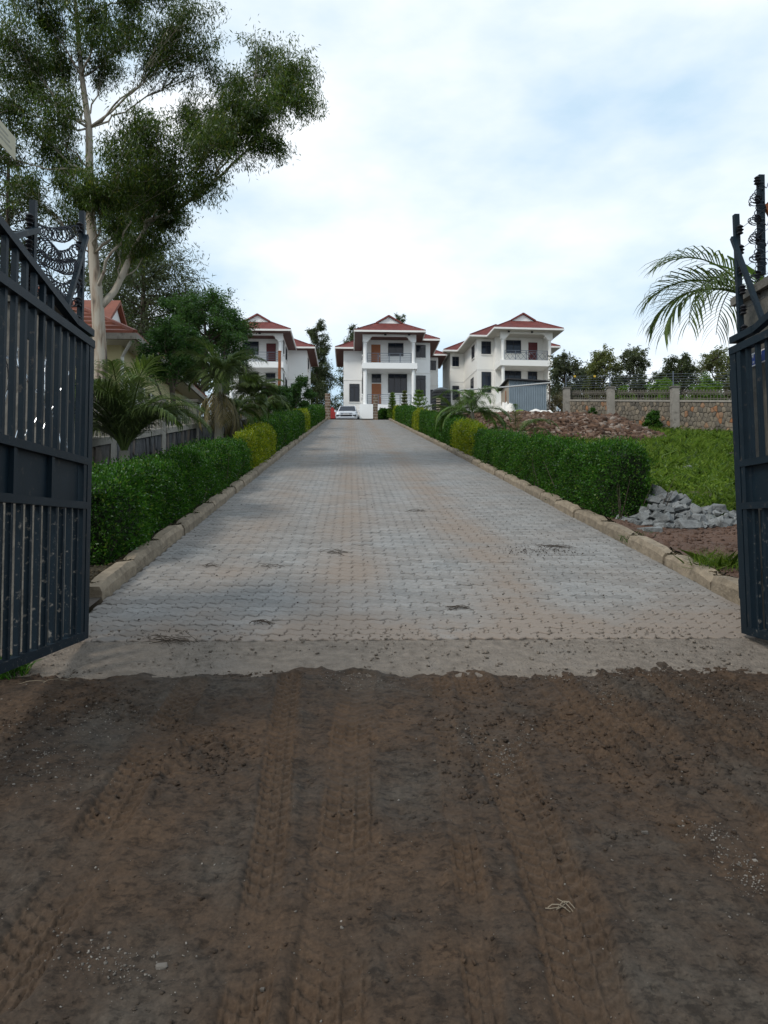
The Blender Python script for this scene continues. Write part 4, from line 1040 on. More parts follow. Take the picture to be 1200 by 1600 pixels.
# windows in the side facing the drive, louvred panels between white mullions
xw = bx1 - 0.548
for k, yy in enumerate((20.7, 23.0, 25.4)):
    w_ = part('window', MB().box(xw, yy, zg + 1.1, xw + 0.06, yy + 1.5, zg + 2.55), 'frame')
    part('pane', MB().box(xw + 0.061, yy + 0.06, zg + 1.16, xw + 0.068, yy + 0.72, zg + 2.49), 'glass', w_)
    for q in range(10):
        part('louvre_slat', MB().box(xw + 0.061, yy + 0.78, zg + 1.18 + q * 0.132, xw + 0.085, yy + 1.44, zg + 1.28 + q * 0.132), 'louvre', w_)
    for dy in (-0.06, 0.72, 1.5):
        part('mullion', MB().box(xw + 0.062, yy + dy, zg + 1.1, xw + 0.10, yy + dy + 0.06, zg + 2.55), 'trim', w_)
for xx in (bx0 + 3.0, bx0 + 5.6):
    w_ = part('window', MB().box(xx, by0 + 0.64, zg + 1.1, xx + 1.3, by0 + 0.698, zg + 2.4), 'frame')
    part('pane', MB().box(xx + 0.07, by0 + 0.63, zg + 1.17, xx + 1.23, by0 + 0.639, zg + 2.33), 'glass', w_)
# lit tube lamp under its front eave
lp = at_y(143, 580, by0 + 0.60)
em, t_ = newmat('lit_tube'); n = t_.nodes.new; o_ = n('ShaderNodeOutputMaterial'); e_ = n('ShaderNodeEmission'); e_.inputs[0].default_value = (0.9, 0.96, 1, 1); e_.inputs[1].default_value = 3.0; t_.links.new(e_.outputs[0], o_.inputs[0])
M['tube'] = em
lroot = empty('tube_lamp', lp, 'lit white tube lamp on the yellow bungalow wall', 'lamp')
MB().box(lp.x - 0.35, lp.y + 0.03, lp.z - 0.02, lp.x + 0.35, lp.y + 0.095, lp.z + 0.05).build('batten', M['trim'], lroot, lp)
MB().tube([(lp.x - 0.33, lp.y, lp.z), (lp.x + 0.33, lp.y, lp.z)], 0.02, 8).build('tube', M['tube'], lroot, lp)

# ------------------------------------------------------------------ stone walls
def clip(poly, px, py, nx_, ny_):
    out_ = []
    for i in range(len(poly)):
        a, b = poly[i - 1], poly[i]
        da = (a[0] - px) * nx_ + (a[1] - py) * ny_; db = (b[0] - px) * nx_ + (b[1] - py) * ny_
        if (da <= 0) != (db <= 0):
            t = da / (da - db); out_.append((a[0] + (b[0] - a[0]) * t, a[1] + (b[1] - a[1]) * t))
        if db <= 0: out_.append(b)
    return out_
def cells(w_, h_, cw, ch, seed):
    """irregular stone outlines filling a w x h panel"""
    r_ = random.Random(seed); sites = []
    nxx, nyy = max(1, round(w_ / cw)), max(1, round(h_ / ch))
    for j in range(nyy):
        for i in range(nxx):
            sites.append(((i + 0.5 + (0.5 if j % 2 else 0) - 0.25 + r_.uniform(-0.3, 0.3)) * w_ / nxx, (j + 0.5 + r_.uniform(-0.32, 0.32)) * h_ / nyy))
    asp = cw / ch; res = []
    for a in sites:
        poly = [(0, 0), (w_, 0), (w_, h_), (0, h_)]
        for b in sites:
            if b is a or abs(a[0] - b[0]) > 3 * cw or abs(a[1] - b[1]) > 3 * ch: continue
            mx_, my_ = (a[0] + b[0]) / 2, (a[1] + b[1]) / 2
            poly = clip(poly, mx_, my_, (b[0] - a[0]) / asp, (b[1] - a[1]) * asp)
            if len(poly) < 3: break
        if len(poly) >= 3: res.append(poly)
    return res
def stone_piece(poly, gap_, proud, seed):
    """stone in local (s, z) with its face bulging out along -n ; returns verts (s, n, z), faces"""
    r_ = random.Random(seed); cx = sum(p[0] for p in poly) / len(poly); cz = sum(p[1] for p in poly) / len(poly)
    def sh(p, d):
        l_ = math.hypot(p[0] - cx, p[1] - cz) or 1; k = max(0.2, 1 - d / l_); return (cx + (p[0] - cx) * k, cz + (p[1] - cz) * k)
    n = len(poly); o1 = [sh(p, gap_) for p in poly]; o2 = [sh(p, gap_ + 0.022) for p in poly]
    vs_ = [(a, 0.01, b) for a, b in o1] + [(a, -proud * 0.6, b) for a, b in o1] + [(a, -proud * r_.uniform(0.85, 1.15), b) for a, b in o2] + [(cx, -proud * 1.25, cz)]
    fs_ = [(k, (k + 1) % n, (k + 1) % n + n, k + n) for k in range(n)] + [(k + n, (k + 1) % n + n, (k + 1) % n + 2 * n, k + 2 * n) for k in range(n)] + [(k + 2 * n, (k + 1) % n + 2 * n, 3 * n) for k in range(n)]
    return vs_, fs_
def stone_wall(a, b, h_, cw, ch, mat, label, seed, name='stone_wall', mort='mortar', coping=0.10, spikes=None, faceside=1, thick=0.3, step=False):
    """panel from a to b (xy), its stone face on the left-hand normal * faceside; stones, coping, spikes are parts"""
    ax, ay = a; bx, by = b; ln = math.hypot(bx - ax, by - ay); dx, dy = (bx - ax) / ln, (by - ay) / ln
    nx_, ny_ = dy * faceside, -dx * faceside
    za, zb = G0(ay) - 0.05, G0(by) - 0.05
    if step: za = zb = min(za, zb) + 0.0
    root = empty(name, ((ax + bx) / 2, (ay + by) / 2, (za + zb) / 2), label, 'wall'); rt = root.location
    def W(s, n_, z): return (ax + dx * s + nx_ * n_, ay + dy * s + ny_ * n_, za + (zb - za) * s / ln + z)
    def slab(name, s0, s1, n0, n1, z0, z1, m):
        vs_ = [W(s, q, z) for z in (z0, z1) for (s, q) in ((s0, n0), (s1, n0), (s1, n1), (s0, n1))]
        return MB().add(vs_, [(0, 3, 2, 1), (4, 5, 6, 7), (0, 1, 5, 4), (1, 2, 6, 5), (2, 3, 7, 6), (3, 0, 4, 7)]).build(name, M[m], root, rt)
    body = slab('wall_body', 0, ln, -thick, 0, -0.3, h_, mort)
    for i, poly in enumerate(cells(ln, h_, cw, ch, seed)):
        vs_, fs_ = stone_piece(poly, 0.012, random.uniform(0.02, 0.05), seed * 1000 + i)
        MB().add([W(s, -q, z) for s, q, z in vs_], fs_).build('stone', M[mat], body, rt)
    if coping: slab('coping', -0.002, ln + 0.002, -thick - 0.05, 0.07, h_ + 0.002, h_ + coping, 'coping')
    if spikes:
        mb = MB(); k = int(ln / spikes[0])
        for q in (0.10, spikes[1] * 0.72): mb.bar(W(0, -thick / 2, h_ + coping + q), W(ln, -thick / 2, h_ + coping + q), 0.025)
        for i in range(k):
            s = (i + 0.5) * ln / k; z0 = h_ + coping
            mb.bar(W(s, -thick / 2, z0), W(s, -thick / 2, z0 + spikes[1]), 0.02)
            if spikes[2]:
                mb.tube([W(s - 0.07, -thick / 2, z0 + spikes[1] * 0.5), W(s - 0.035, -thick / 2, z0 + spikes[1] * 0.95), W(s, -thick / 2, z0 + spikes[1] * 0.72), W(s + 0.035, -thick / 2, z0 + spikes[1] * 0.95), W(s + 0.07, -thick / 2, z0 + spikes[1] * 0.5)], 0.012, 4)
        mb.build('spike_railing', M['spike' if spikes[2] else 'frame'], root, rt)
    return root
def wall_post(x, y, w_, z0, z1, label):
    root = empty('wall_post', (x, y, z0), label, 'post', 'wall posts'); rt = root.location
    MB().box(x - w_ / 2, y - w_ / 2, z0, x + w_ / 2, y + w_ / 2, z1).build('shaft', M['coping'], root, rt)
    MB().box(x - w_ / 2 - 0.04, y - w_ / 2 - 0.04, z1 + 0.001, x + w_ / 2 + 0.04, y + w_ / 2 + 0.04, z1 + 0.07).build('cap', M['concrete'], root, rt)
# right-hand wall, running obliquely across the plot
RW = [at_y(886, 660, 43.2), at_y(955, 664, 40.4), at_y(1055, 676, 37.4), at_y(1166, 682, 34.6), at_y(1300, 690, 31.8)]
names = ['warm stone wall panel beside the dark creeper', 'warm stone wall panel with the leafy bush before it', 'warm stone wall panel with rusty orange stones behind the weeds', 'warm stone wall panel hidden behind the signed gate pillar']
for i in range(4):
    stone_wall((RW[i].x, RW[i].y), (RW[i + 1].x, RW[i + 1].y), 1.68, 0.20 if i < 3 else 0.4, 0.25 if i < 3 else 0.45, 'wallstone', names[i], 31 + i, spikes=(0.16, 0.55, True))
plab = ['concrete wall post next to the dark creeper', 'concrete wall post at the foot of the rubble', 'concrete wall post beside the leafy bush', 'concrete wall post hidden beyond the open gate', 'concrete wall post at the far end of the wall panel']
for i, q in enumerate(RW): wall_post(q.x - 0.05, q.y - 0.1, 0.34, G0(q.y) - 0.1, G0(q.y) + 2.32, plab[i])
# electric wires and small yellow warning plates over that wall
root = empty('electric_fence', (RW[1].x, RW[1].y + 0.2, G0(RW[1].y) + 2.3), 'thin electric fence wires with yellow plates over the stone wall', 'fence'); rt = root.location
mb = MB()
for k in range(6):
    mb.tube([(q.x, q.y + 0.18, G0(q.y) + 2.42 + 0.13 * k) for q in RW], 0.008, 4)
mb.build('wire', M['rail'], root, rt)
for q in RW: MB().bar((q.x, q.y + 0.18, G0(q.y) + 1.7), (q.x, q.y + 0.18, G0(q.y) + 3.2), 0.04).build('rod', M['rail'], root, rt)
for (u, v, Y) in ((898, 588, 42.5), (929, 588, 41.2)):
    c = at_y(u, v, Y + 0.2); MB().box(c.x - 0.06, c.y - 0.02, c.z - 0.055, c.x + 0.06, c.y - 0.01, c.z + 0.055).build('warning_plate', M['yellow'], root, rt)
# left-hand wall along the drive: dark slab stones, stepped up the slope
XLW = -3.62
ycut = [5.7, 8.7, 11.7, 14.8, 18.0, 21.5, 25.0, 29.0, 33.0, 38.0, 44.0]
for i in range(len(ycut) - 1):
    a, b = ycut[i], ycut[i + 1]
    fine_ = a < 26
    stone_wall((XLW, a + 0.15), (XLW, b - 0.15), 0.98, 0.16 if 10 < a < 26 else 0.3, 0.30 if fine_ else 0.5, 'slate', ['first', 'second', 'third', 'fourth', 'fifth', 'sixth', 'seventh', 'eighth', 'ninth', 'tenth'][i] + ' dark stone wall panel up the drive from the razor-wired pillar', 60 + i, spikes=(0.2, 0.42, False), coping=0.11, thick=0.25, faceside=1)
for i, y in enumerate(ycut[:-1]):
    wall_post(XLW - 0.10, y, 0.29, G0(y) - 0.1, G0(y) + 1.5, ['first', 'second', 'third', 'fourth', 'fifth', 'sixth', 'seventh', 'eighth', 'ninth', 'tenth'][i] + ' concrete post of the dark stone wall up from the razor-wired pillar')

# ------------------------------------------------------------------ hedges
def hedge(xa, xb, y0, y1, h0, h1, mat, n, ls, label, seed, name='hedge', rough=0.22, ragged=0.0):
    """clipped hedge block: twiggy core with a skin of leaves"""
    zc = G0(y0)
    root = empty(name, ((xa + xb) / 2, (y0 + y1) / 2, G0((y0 + y1) / 2)), label, 'hedge', 'clipped hedges along the drive'); rt = np.array(root.location)
    lx, ly = xb - xa, y1 - y0
    def surf(m):
        aa = np.array([lx * ly, ly * h0, ly * h0, lx * h0, lx * h1 * 0.5]); aa /= aa.sum()
        f_ = rng.choice(5, m, p=aa); a = rng.random(m); b = rng.random(m)
        P = np.zeros((m, 3)); Nn = np.zeros((m, 3))
        P[:, 0] = np.where(f_ == 1, 0, np.where(f_ == 2, 1, a)); P[:, 1] = np.where(f_ == 3, 0, np.where(f_ == 4, 1, np.where((f_ == 1) | (f_ == 2), a, b))); P[:, 2] = np.where(f_ == 0, 1, b)
        Nn[f_ == 0] = (0, 0, 1); Nn[f_ == 1] = (-1, 0, 0); Nn[f_ == 2] = (1, 0, 0); Nn[f_ == 3] = (0, -1, 0); Nn[f_ == 4] = (0, 1, 0)
        return P, Nn
    def place(P, inset_):
        x = xa + P[:, 0] * lx; yy = y0 + P[:, 1] * ly
        hh = h0 + (h1 - h0) * P[:, 1]
        hh = hh * (1 + 0.10 * (fbm(x * 1.5 + seed, yy * 1.5, 3, seed) - 0.5) * 2)
        z = SLOPE * np.minimum(yy, CREST) + 0.04 + P[:, 2] * hh
        en = np.clip(1 - np.minimum(yy - y0, y1 - yy) / 0.45, 0, 1); x = (xa + xb) / 2 + (x - (xa + xb) / 2) * (1 - 0.30 * en ** 2)
        z = z - 0.10 * hh * P[:, 2] * en ** 2
        Q = np.stack([x, yy, z], 1)
        c = np.stack([np.full(len(x), (xa + xb) / 2), np.clip(yy, y0 + 0.35 * lx, max(y0 + 0.36 * lx, y1 - 0.35 * lx)), SLOPE * yy + hh * 0.5], 1)
        d = Q - c; bul = 1 - 0.20 * (np.abs(P[:, 0] - 0.5) * 2) ** 6 * (P[:, 2]) ** 4      # soften arrises
        lumpy = 1 + rough * 2.4 * (fbm(yy * 2.1 + seed * 3 + x, z * 2.1 + x * 1.7, 4, seed + 5) - 0.5) + rough * 1.3 * (fbm(yy * 0.8 + seed, z * 0.5 + x * 0.7, 2, seed + 15) - 0.5)
        return c + d * (bul * lumpy * inset_)[:, None]
    # core
    m_ = 22
    vs_, fs_ = [], []
    gxx = np.linspace(0, 1, m_); 
    def sheet(fn):
        b = len(vs_)
        for i in gxx:
            for j in gxx: vs_.append(fn(i, j))
        for i in range(m_ - 1):
            for j in range(m_ - 1): fs_.append((b + i * m_ + j, b + (i + 1) * m_ + j, b + (i + 1) * m_ + j + 1, b + i * m_ + j + 1))
    sheet(lambda i, j: (i, j, 1)); sheet(lambda i, j: (0, i, j)); sheet(lambda i, j: (1, i, j)); sheet(lambda i, j: (i, 0, j)); sheet(lambda i, j: (i, 1, j))
    V = place(np.array(vs_, float), 0.88)
    npmesh('inner_twigs', V, np.array(fs_), M['hedgecore'], root, rt)
    P, Nn = surf(n)
    P2 = place(P, 1.0) - Nn * (rng.random((n, 1)) ** 2 * 0.10) + rng.normal(size=(n, 3)) * 0.012
    keep_ = rng.random(n) < np.clip(0.25 + P[:, 2] * 5, 0, 1) * np.clip(0.35 + 2.2 * fbm(P2[:, 1] * 3.1 + P2[:, 0] * 2, P2[:, 2] * 3.1 + P2[:, 0] * 3, 3, seed + 25), 0, 1)
    P, Nn, P2 = P[keep_], Nn[keep_], P2[keep_]; n = len(P)
    if ragged:
        q = rng.random(n) < ragged; P2[q] += Nn[q] * rng.random((q.sum(), 1)) * 0.10
    D = Nn * 0.75 + rng.normal(size=(n, 3)) * 0.6 + np.array([0, 0, 0.25])
    o = leafmesh(P2, D, ls * rng.uniform(0.7, 1.35, n), ls * 0.55 * rng.uniform(0.8, 1.2, n), 'foliage', M[mat], root, rt, 0.06)
    if n > 40000:
        mb = MB()
        for i in range(70):
            yy = random.uniform(y0 + 0.1, y1 - 0.1); xx = random.choice((xa + 0.02, xb - 0.02, xa + 0.3 * lx, xb - 0.3 * lx)); z_ = SLOPE * yy
            if i < 14: yy = y0 + 0.02 + 0.05 * random.random(); xx = random.uniform(xa, xb); z_ = SLOPE * yy
            q_ = Vector((xx, yy, z_ + 0.03)); d_ = Vector((random.gauss(0, 0.25), random.gauss(0, 0.3) - (0.25 if i < 14 else 0), 1)).normalized(); L_ = random.uniform(0.25, 0.8) * h0
            mb.tube([q_, q_ + d_ * L_ * 0.5 + Vector((random.gauss(0, 0.02), random.gauss(0, 0.02), 0)), q_ + d_ * L_], [0.008, 0.005, 0.002], 5)
        mb.build('stems', M['bark'], root, rt)['kind'] = 'stuff'
    # upright shoots that escaped the last clipping
    k = int(n * 0.012); P, Nn = surf(k); b = place(P, 1.0)
    vv = []; dd = []
    for i in range(k):
        d = Nn[i] * 0.8 + rng.normal(size=3) * 0.4 + np.array([0, 0, 0.5]); d /= np.linalg.norm(d); L_ = rng.uniform(0.03, 0.12)
        for q in range(5): vv.append(b[i] + d * L_ * q / 4); dd.append(d + rng.normal(size=3) * 0.8)
    leafmesh(np.array(vv), np.array(dd), ls, ls * 0.55, 'shoots', M[mat], root, rt, 0.06)['kind'] = 'stuff'
    return root
hedge(-2.90, -2.13, 7.15, 16.3, 0.80, 0.66, 'hedge', 110000, 0.034, 'long dark green hedge by the displaced kerb stone, next to the wall palms', 1, ragged=0.06)
hedge(-2.56, -2.10, 16.2, 21.2, 0.78, 0.84, 'golden', 40000, 0.045, 'golden yellow hedge between two green hedges, on the palm wall side', 2, ragged=0.1)
hedge(-2.95, -2.12, 21.1, 34.5, 0.95, 1.0, 'hedge', 60000, 0.05, 'green hedge by the slender round-headed tree, beside the palm wall', 3)
hedge(-2.75, -2.12, 34.3, 39.0, 1.0, 1.0, 'golden', 12000, 0.07, 'narrow golden hedge section above the slender tree', 4)
hedge(-2.95, -2.12, 38.8, 60.5, 1.05, 1.1, 'hedge', 30000, 0.08, 'green hedge running up to the block pillar beside the white car', 5)
hedge(3.22, 3.74, 9.35, 20.0, 0.94, 0.76, 'hedge', 120000, 0.036, 'long dark green hedge beside the heap of grey stones', 6, ragged=0.12, rough=0.30)
hedge(3.23, 3.62, 19.9, 24.6, 0.86, 0.84, 'golden', 40000, 0.045, 'golden yellow hedge in front of the low feathery palm', 7, ragged=0.1)
hedge(3.23, 3.95, 24.5, 36.5, 0.92, 0.95, 'hedge', 45000, 0.055, 'bright green hedge below the water tank and palm', 8)
hedge(3.23, 3.85, 36.3, 41.0, 1.0, 1.0, 'golden', 12000, 0.07, 'narrow golden hedge below the tiered conifer', 9)
hedge(3.23, 3.95, 40.8, 56.5, 1.02, 1.1, 'hedge', 25000, 0.08, 'green hedge below the tiered conifer and villa porch', 10)
hedge(3.23, 3.8, 56.3, 59.5, 1.1, 1.1, 'golden', 5000, 0.08, 'small golden hedge at the top of the drive below the porch', 11)

# ------------------------------------------------------------------ trees
def bez(a, b, c, n):
    a, b, c = Vector(a), Vector(b), Vector(c)
    return [a * (1 - t) ** 2 + b * 2 * t * (1 - t) + c * t * t for t in [i / (n - 1) for i in range(n)]]
def wob(pts, amp, seed):
    r_ = random.Random(seed)
    return [p + Vector((r_.gauss(0, amp), r_.gauss(0, amp), r_.gauss(0, amp * 0.6))) * (1 if 0 < i < len(pts) - 1 else 0) for i, p in enumerate(pts)]
EXTRA = []
def cluster_tree(name, base, trunk_pts, trunk_r, limbs, mat, bark, leaf, nleaf, label, droop=0.6, cat='tree', group=None, twigs=10, squash=0.75, spread=0.17):
    """limbs: list of (start index on trunk, start t, clump centre, clump radius, limb radius)"""
    root = empty(name, base, label, cat, group); rt = np.array(base)
    mb = MB(); tp = [Vector(p) for p in trunk_pts]; n = len(tp)
    mb.tube(tp, trunk_r, 12)
    tp = tp + EXTRA
    LP_, LD = [], []
    for i, (k, c, r_, lr) in enumerate(limbs):
        s = tp[k]; c = Vector(c); mid = s.lerp(c, 0.5) + Vector((0, 0, -0.12 * (c - s).length)) + Vector((random.gauss(0, 0.1), random.gauss(0, 0.1), 0)) * (c - s).length * 0.6
        pts = wob(bez(s, mid, c, 9), 0.03 * (c - s).length, i + 5)
        mb.tube(pts, [lr * (1 - 0.8 * q / 8) for q in range(9)], 6)
        # twigs inside the clump
        ends = []
        for q in range(twigs):
            e = c + Vector(ball(1)[0]) * r_ * 0.95; e.z = c.z + (e.z - c.z) * squash
            st = pts[random.randrange(4, 9)]
            tw = wob(bez(st, st.lerp(e, 0.5) + Vector((0, 0, 0.1 * r_)), e, 5), 0.03 * r_, q)
            mb.tube(tw, [lr * 0.25, lr * 0.2, lr * 0.16, lr * 0.1, lr * 0.05], 4, False); ends.append((tw, e))
        vol = r_ ** 2.2
        LP_.append((c, r_, ends, vol))
    tot = sum(q[3] for q in LP_)
    P, D = [], []
    for c, r_, ends, vol in LP_:
        m_ = int(nleaf * vol / tot)
        # leaves gather along the twigs, thinning outwards -> light and dark tufts
        which = rng.integers(0, len(ends), m_); tt = rng.random(m_) ** 0.6
        pts = np.array([[tuple(x) for x in tw] for tw, e in ends])   # (k,5,3)
        idx = tt * 4; i0 = np.minimum(idx.astype(int), 3); f_ = (idx - i0)[:, None]
        p_ = pts[which, i0] * (1 - f_) + pts[which, i0 + 1] * f_
        p_ = p_ + rng.normal(size=(m_, 3)) * r_ * np.array([spread, spread, spread * 0.85])
        P.append(p_); d = rng.normal(size=(m_, 3)); d[:, 2] = d[:, 2] * 0.6 - droop * 1.6; D.append(d)
    P = np.concatenate(P); D = np.concatenate(D); m_ = len(P)
    mb.build('trunk', M[bark], root, base, True)
    leafmesh(P, D, leaf[0] * rng.uniform(0.6, 1.3, m_), leaf[1] * rng.uniform(0.7, 1.2, m_), 'crown', M[mat], root, rt, 0.05)
    return root
# great eucalyptus behind the left wall
YE = 16.5; ES = YE / 24.0
def E(u, v, dy=0.0): return at_y(u, v, YE + dy)
tb = E(158, 700); tb.z = G0(YE) - 0.2
EXTRA = [E(190, 440, .3), E(228, 350, .45), E(280, 308, .55), E(335, 275, .6), E(385, 225, .55), E(430, 165, .5)]
trunk = [tb, E(158, 640), E(157, 560), E(152, 470), E(146, 400), E(141, 330, .2), E(140, 270, .4), E(139, 200, .5), E(128, 120, .6), E(120, 30, .6), E(110, -80, .6), E(105, -200, .5)]
tr = [0.84 * ES * q for q in (0.34, 0.29, 0.25, 0.225, 0.20, 0.17, 0.15, 0.13, 0.10, 0.08, 0.06, 0.03)]
lim = []
def lb(k, u, v, dy, rpx, lr): lim.append((k, E(u, v, dy * ES), 1.12 * rpx * YE / 1200, lr * ES * 0.75))
for q in [(17, 440, 140, .5, 62, .05), (15, 380, 205, -.8, 58, .05), (16, 455, 105, .8, 52, .05), (17, 480, 160, .2, 36, .03), (16, 415, 75, 1, 45, .04), (14, 330, 230, -1.2, 60, .05), (14, 300, 180, 1.2, 55, .05),
          (15, 365, 130, 1.2, 50, .05), (13, 270, 290, -.6, 58, .05), (13, 225, 320, 1, 50, .04), (14, 325, 290, .2, 40, .04), (4, 255, 240, -1.8, 60, .06), (4, 190, 260, -2, 58, .05), (4, 150, 290, -1.6, 48, .05), (5, 110, 290, -1.2, 45, .05),
          (13, 230, 265, 1.2, 55, .05), (12, 245, 365, .8, 40, .035), (5, 185, 315, 1.4, 48, .04), (12, 190, 345, -1.2, 38, .03), (4, 105, 335, .8, 36, .03), (16, 425, 215, -.6, 42, .035), (15, 345, 185, 0, 55, .045), (16, 400, 160, -1.5, 55, .045),
          (5, 95, 240, 1.5, 48, .05), (5, 215, 200, -2, 55, .06), (6, 60, 210, 1, 45, .05), (6, 85, 165, -1.5, 50, .05), (7, 40, 120, .8, 60, .06), (7, 15, 60, -1, 60, .06), (7, 85, 70, 1, 60, .05), (7, 165, 90, 1.2, 48, .05),
          (7, -10, 160, -.5, 50, .05), (8, 150, 20, -1, 60, .05), (8, 215, 40, 1.4, 55, .05), (7, 265, 60, 0, 60, .06), (7, 305, 30, -1, 52, .05), (7, 320, 85, .6, 42, .05), (8, 60, 0, 0, 65, .05), (9, 250, -30, .5, 65, .05),
          (9, 150, -60, -1, 65, .05), (9, 50, -80, .5, 65, .05), (10, 180, -140, 0, 65, .04), (10, 90, -190, 0, 60, .04), (10, 290, -70, 0, 50, .04), (12, 215, 390, .6, 34, .03), (4, 35, 290, -.5, 40, .04), (6, -40, 230, 0, 50, .05), (13, 275, 345, .3, 32, .03)]:
    lb(*q)
cluster_tree('eucalyptus_tree', tb, trunk, tr, lim, 'euc', 'eucbark', (0.105, 0.021), 165000, 'tall eucalyptus with pale peeling trunk beside the yellow bungalow', 0.9, twigs=34, squash=0.92, spread=0.11)
# the second pale stem forking off low down is part of that tree
EXTRA = []
root = bpy.data.objects['eucalyptus_tree']
mb = MB(); mb.tube(wob(bez(E(156, 480), E(190, 440, .3), E(232, 345, .5), 9), 0.03, 3), [ES * (0.115 - 0.006 * i) for i in range(9)], 10)
mb.tube(wob(bez(E(150, 455), E(165, 400, -.5), E(205, 345, -1), 8), 0.03, 4), [ES * (0.06 - 0.005 * i) for i in range(8)], 8)
mb.tube(wob(bez(E(232, 345, .5), E(350, 305, .6), E(430, 165, .5), 12), 0.03, 6), [ES * (0.08 - 0.0055 * i) for i in range(12)], 8)
mb.build('limb', M['eucbark'], root, root.location, True)

def needle_tree(name, x, y, h, r0, label, n=22000, mat='cas', group=None, lean=0.0, seed=1, thick=1.0):
    """casuarina: thin trunk, many upswept boughs with drooping needles"""
    z0 = G0(y) - 0.1; base = Vector((x, y, z0)); root = empty(name, base, label, 'tree', group)
    r_ = random.Random(seed); mb = MB(); top = base + Vector((lean, 0, h))
    mb.tube([base.lerp(top, t) for t in (0, .25, .5, .75, 1)], [0.018 * h, 0.014 * h, 0.010 * h, 0.006 * h, 0.002 * h], 7)
    P, D = [], []; nb = 120
    for i in range(nb):
        t = 0.15 + 0.85 * (i / nb); s = base.lerp(top, t); a = r_.random() * 6.283; L_ = r0 * (1.15 - t) ** 0.7 * r_.uniform(0.55, 1.15) * (0.55 + 0.45 * min(1, t / 0.3))
        e = s + Vector((math.cos(a) * L_, math.sin(a) * L_, L_ * r_.uniform(0.15, 0.75)))
        pts = bez(s, s.lerp(e, 0.6) + Vector((0, 0, -0.12 * L_)), e, 6); mb.tube(pts, [0.012 * L_ + 0.01, 0.01 * L_ + .008, .008 * L_ + .006, 0.006 * L_ + .004, .004 * L_ + .003, .003], 4, False)
        m_ = max(4, int(n / nb * (L_ / (r0 * 0.7)) ** 1.2)); tt = rng.random(m_) ** 0.55
        pa = np.array([tuple(q) for q in pts]); ix = tt * 5; i0 = np.minimum(ix.astype(int), 4); f_ = (ix - i0)[:, None]
        P.append(pa[i0] * (1 - f_) + pa[i0 + 1] * f_ + rng.normal(size=(m_, 3)) * L_ * 0.13); d = rng.normal(size=(m_, 3)) * 0.6 + np.array([math.cos(a), math.sin(a), 0]) * 0.4; d[:, 2] -= 0.55; D.append(d)
    P = np.concatenate(P); D = np.concatenate(D); m_ = len(P)
    mb.build('trunk', M['bark'], root, base)
    leafmesh(P, D, 0.026 * h * rng.uniform(0.6, 1.3, m_), 0.0034 * h * thick, 'crown', M[mat], root, np.array(base))
    return root
def at_px(u, y): return at_y(u, 700, y).x
needle_tree('casuarina_tree', at_px(495, 88), 88, 14.8, 2.6, 'tall casuarina between two white villas above a parked car', 42000, seed=1, thick=1.2)
needle_tree('casuarina_tree', at_px(553, 96), 96, 16.6, 2.6, 'casuarina top showing over the roof beside the white car villa', 26000, seed=2, thick=1.3)
needle_tree('casuarina_tree', at_px(625, 98), 98, 18.7, 2.0, 'casuarina tip poking above the roof ridge of the porch villa', 16000, seed=3, thick=1.3)
needle_tree('casuarina_tree', at_px(222, 36), 36, 11.5, 3.4, 'dark casuarina right behind the eucalyptus and bungalow roof', 34000, seed=4)
needle_tree('casuarina_tree', at_px(180, 40), 40, 13.5, 3.0, 'second dark casuarina hidden behind the eucalyptus trunk', 20000, seed=14)
needle_tree('casuarina_tree', at_px(8, 18), 18, 8.2, 1.5, 'small dark casuarina behind the springs of the gate fence', 12000, seed=5)

def bushy(name, x, y, h, crown_r, trunk_h, mat, leaf, n, label, seed, squash=0.8, cat='tree', group=None, k=12, tr=None, droop=0.2, bark='bark', twigs=9, spread=0.17):
    r_ = random.Random(seed); z0 = G0(y) - 0.1; b = Vector((x, y, z0)); tr = tr or 0.022 * h
    tp = [b, b + Vector((0.02 * h, 0, trunk_h * 0.5)), b + Vector((-0.01 * h, 0, trunk_h)), b + Vector((0.01 * h, 0.02, trunk_h + (h - trunk_h) * 0.45)), b + Vector((0, 0, trunk_h + (h - trunk_h) * 0.8))]
    cz = trunk_h + (h - trunk_h) * 0.5; hz = (h - trunk_h) * 0.5; lim_ = []
    for i in range(k):
        a = i * 2.4 + r_.random(); el = -0.75 + 1.75 * (i + 0.5) / k; rr = math.sqrt(max(0.05, 1 - min(el, 0.95) ** 2)) * r_.uniform(0.55, 1.0)
        c = b + Vector((math.cos(a) * crown_r * 0.72 * rr, math.sin(a) * crown_r * 0.72 * rr, cz + hz * 0.78 * el))
        lim_.append((r_.choice((2, 3, 3, 4)) if el > 0 else r_.choice((1, 2, 2)), c, crown_r * r_.uniform(0.26, 0.44), tr * r_.uniform(0.3, 0.5)))
    return cluster_tree(name, b, tp, [tr, tr * 0.85, tr * 0.75, tr * 0.5, tr * 0.2], lim_, mat, bark, leaf, n, label, droop, cat, group, twigs, squash, spread)
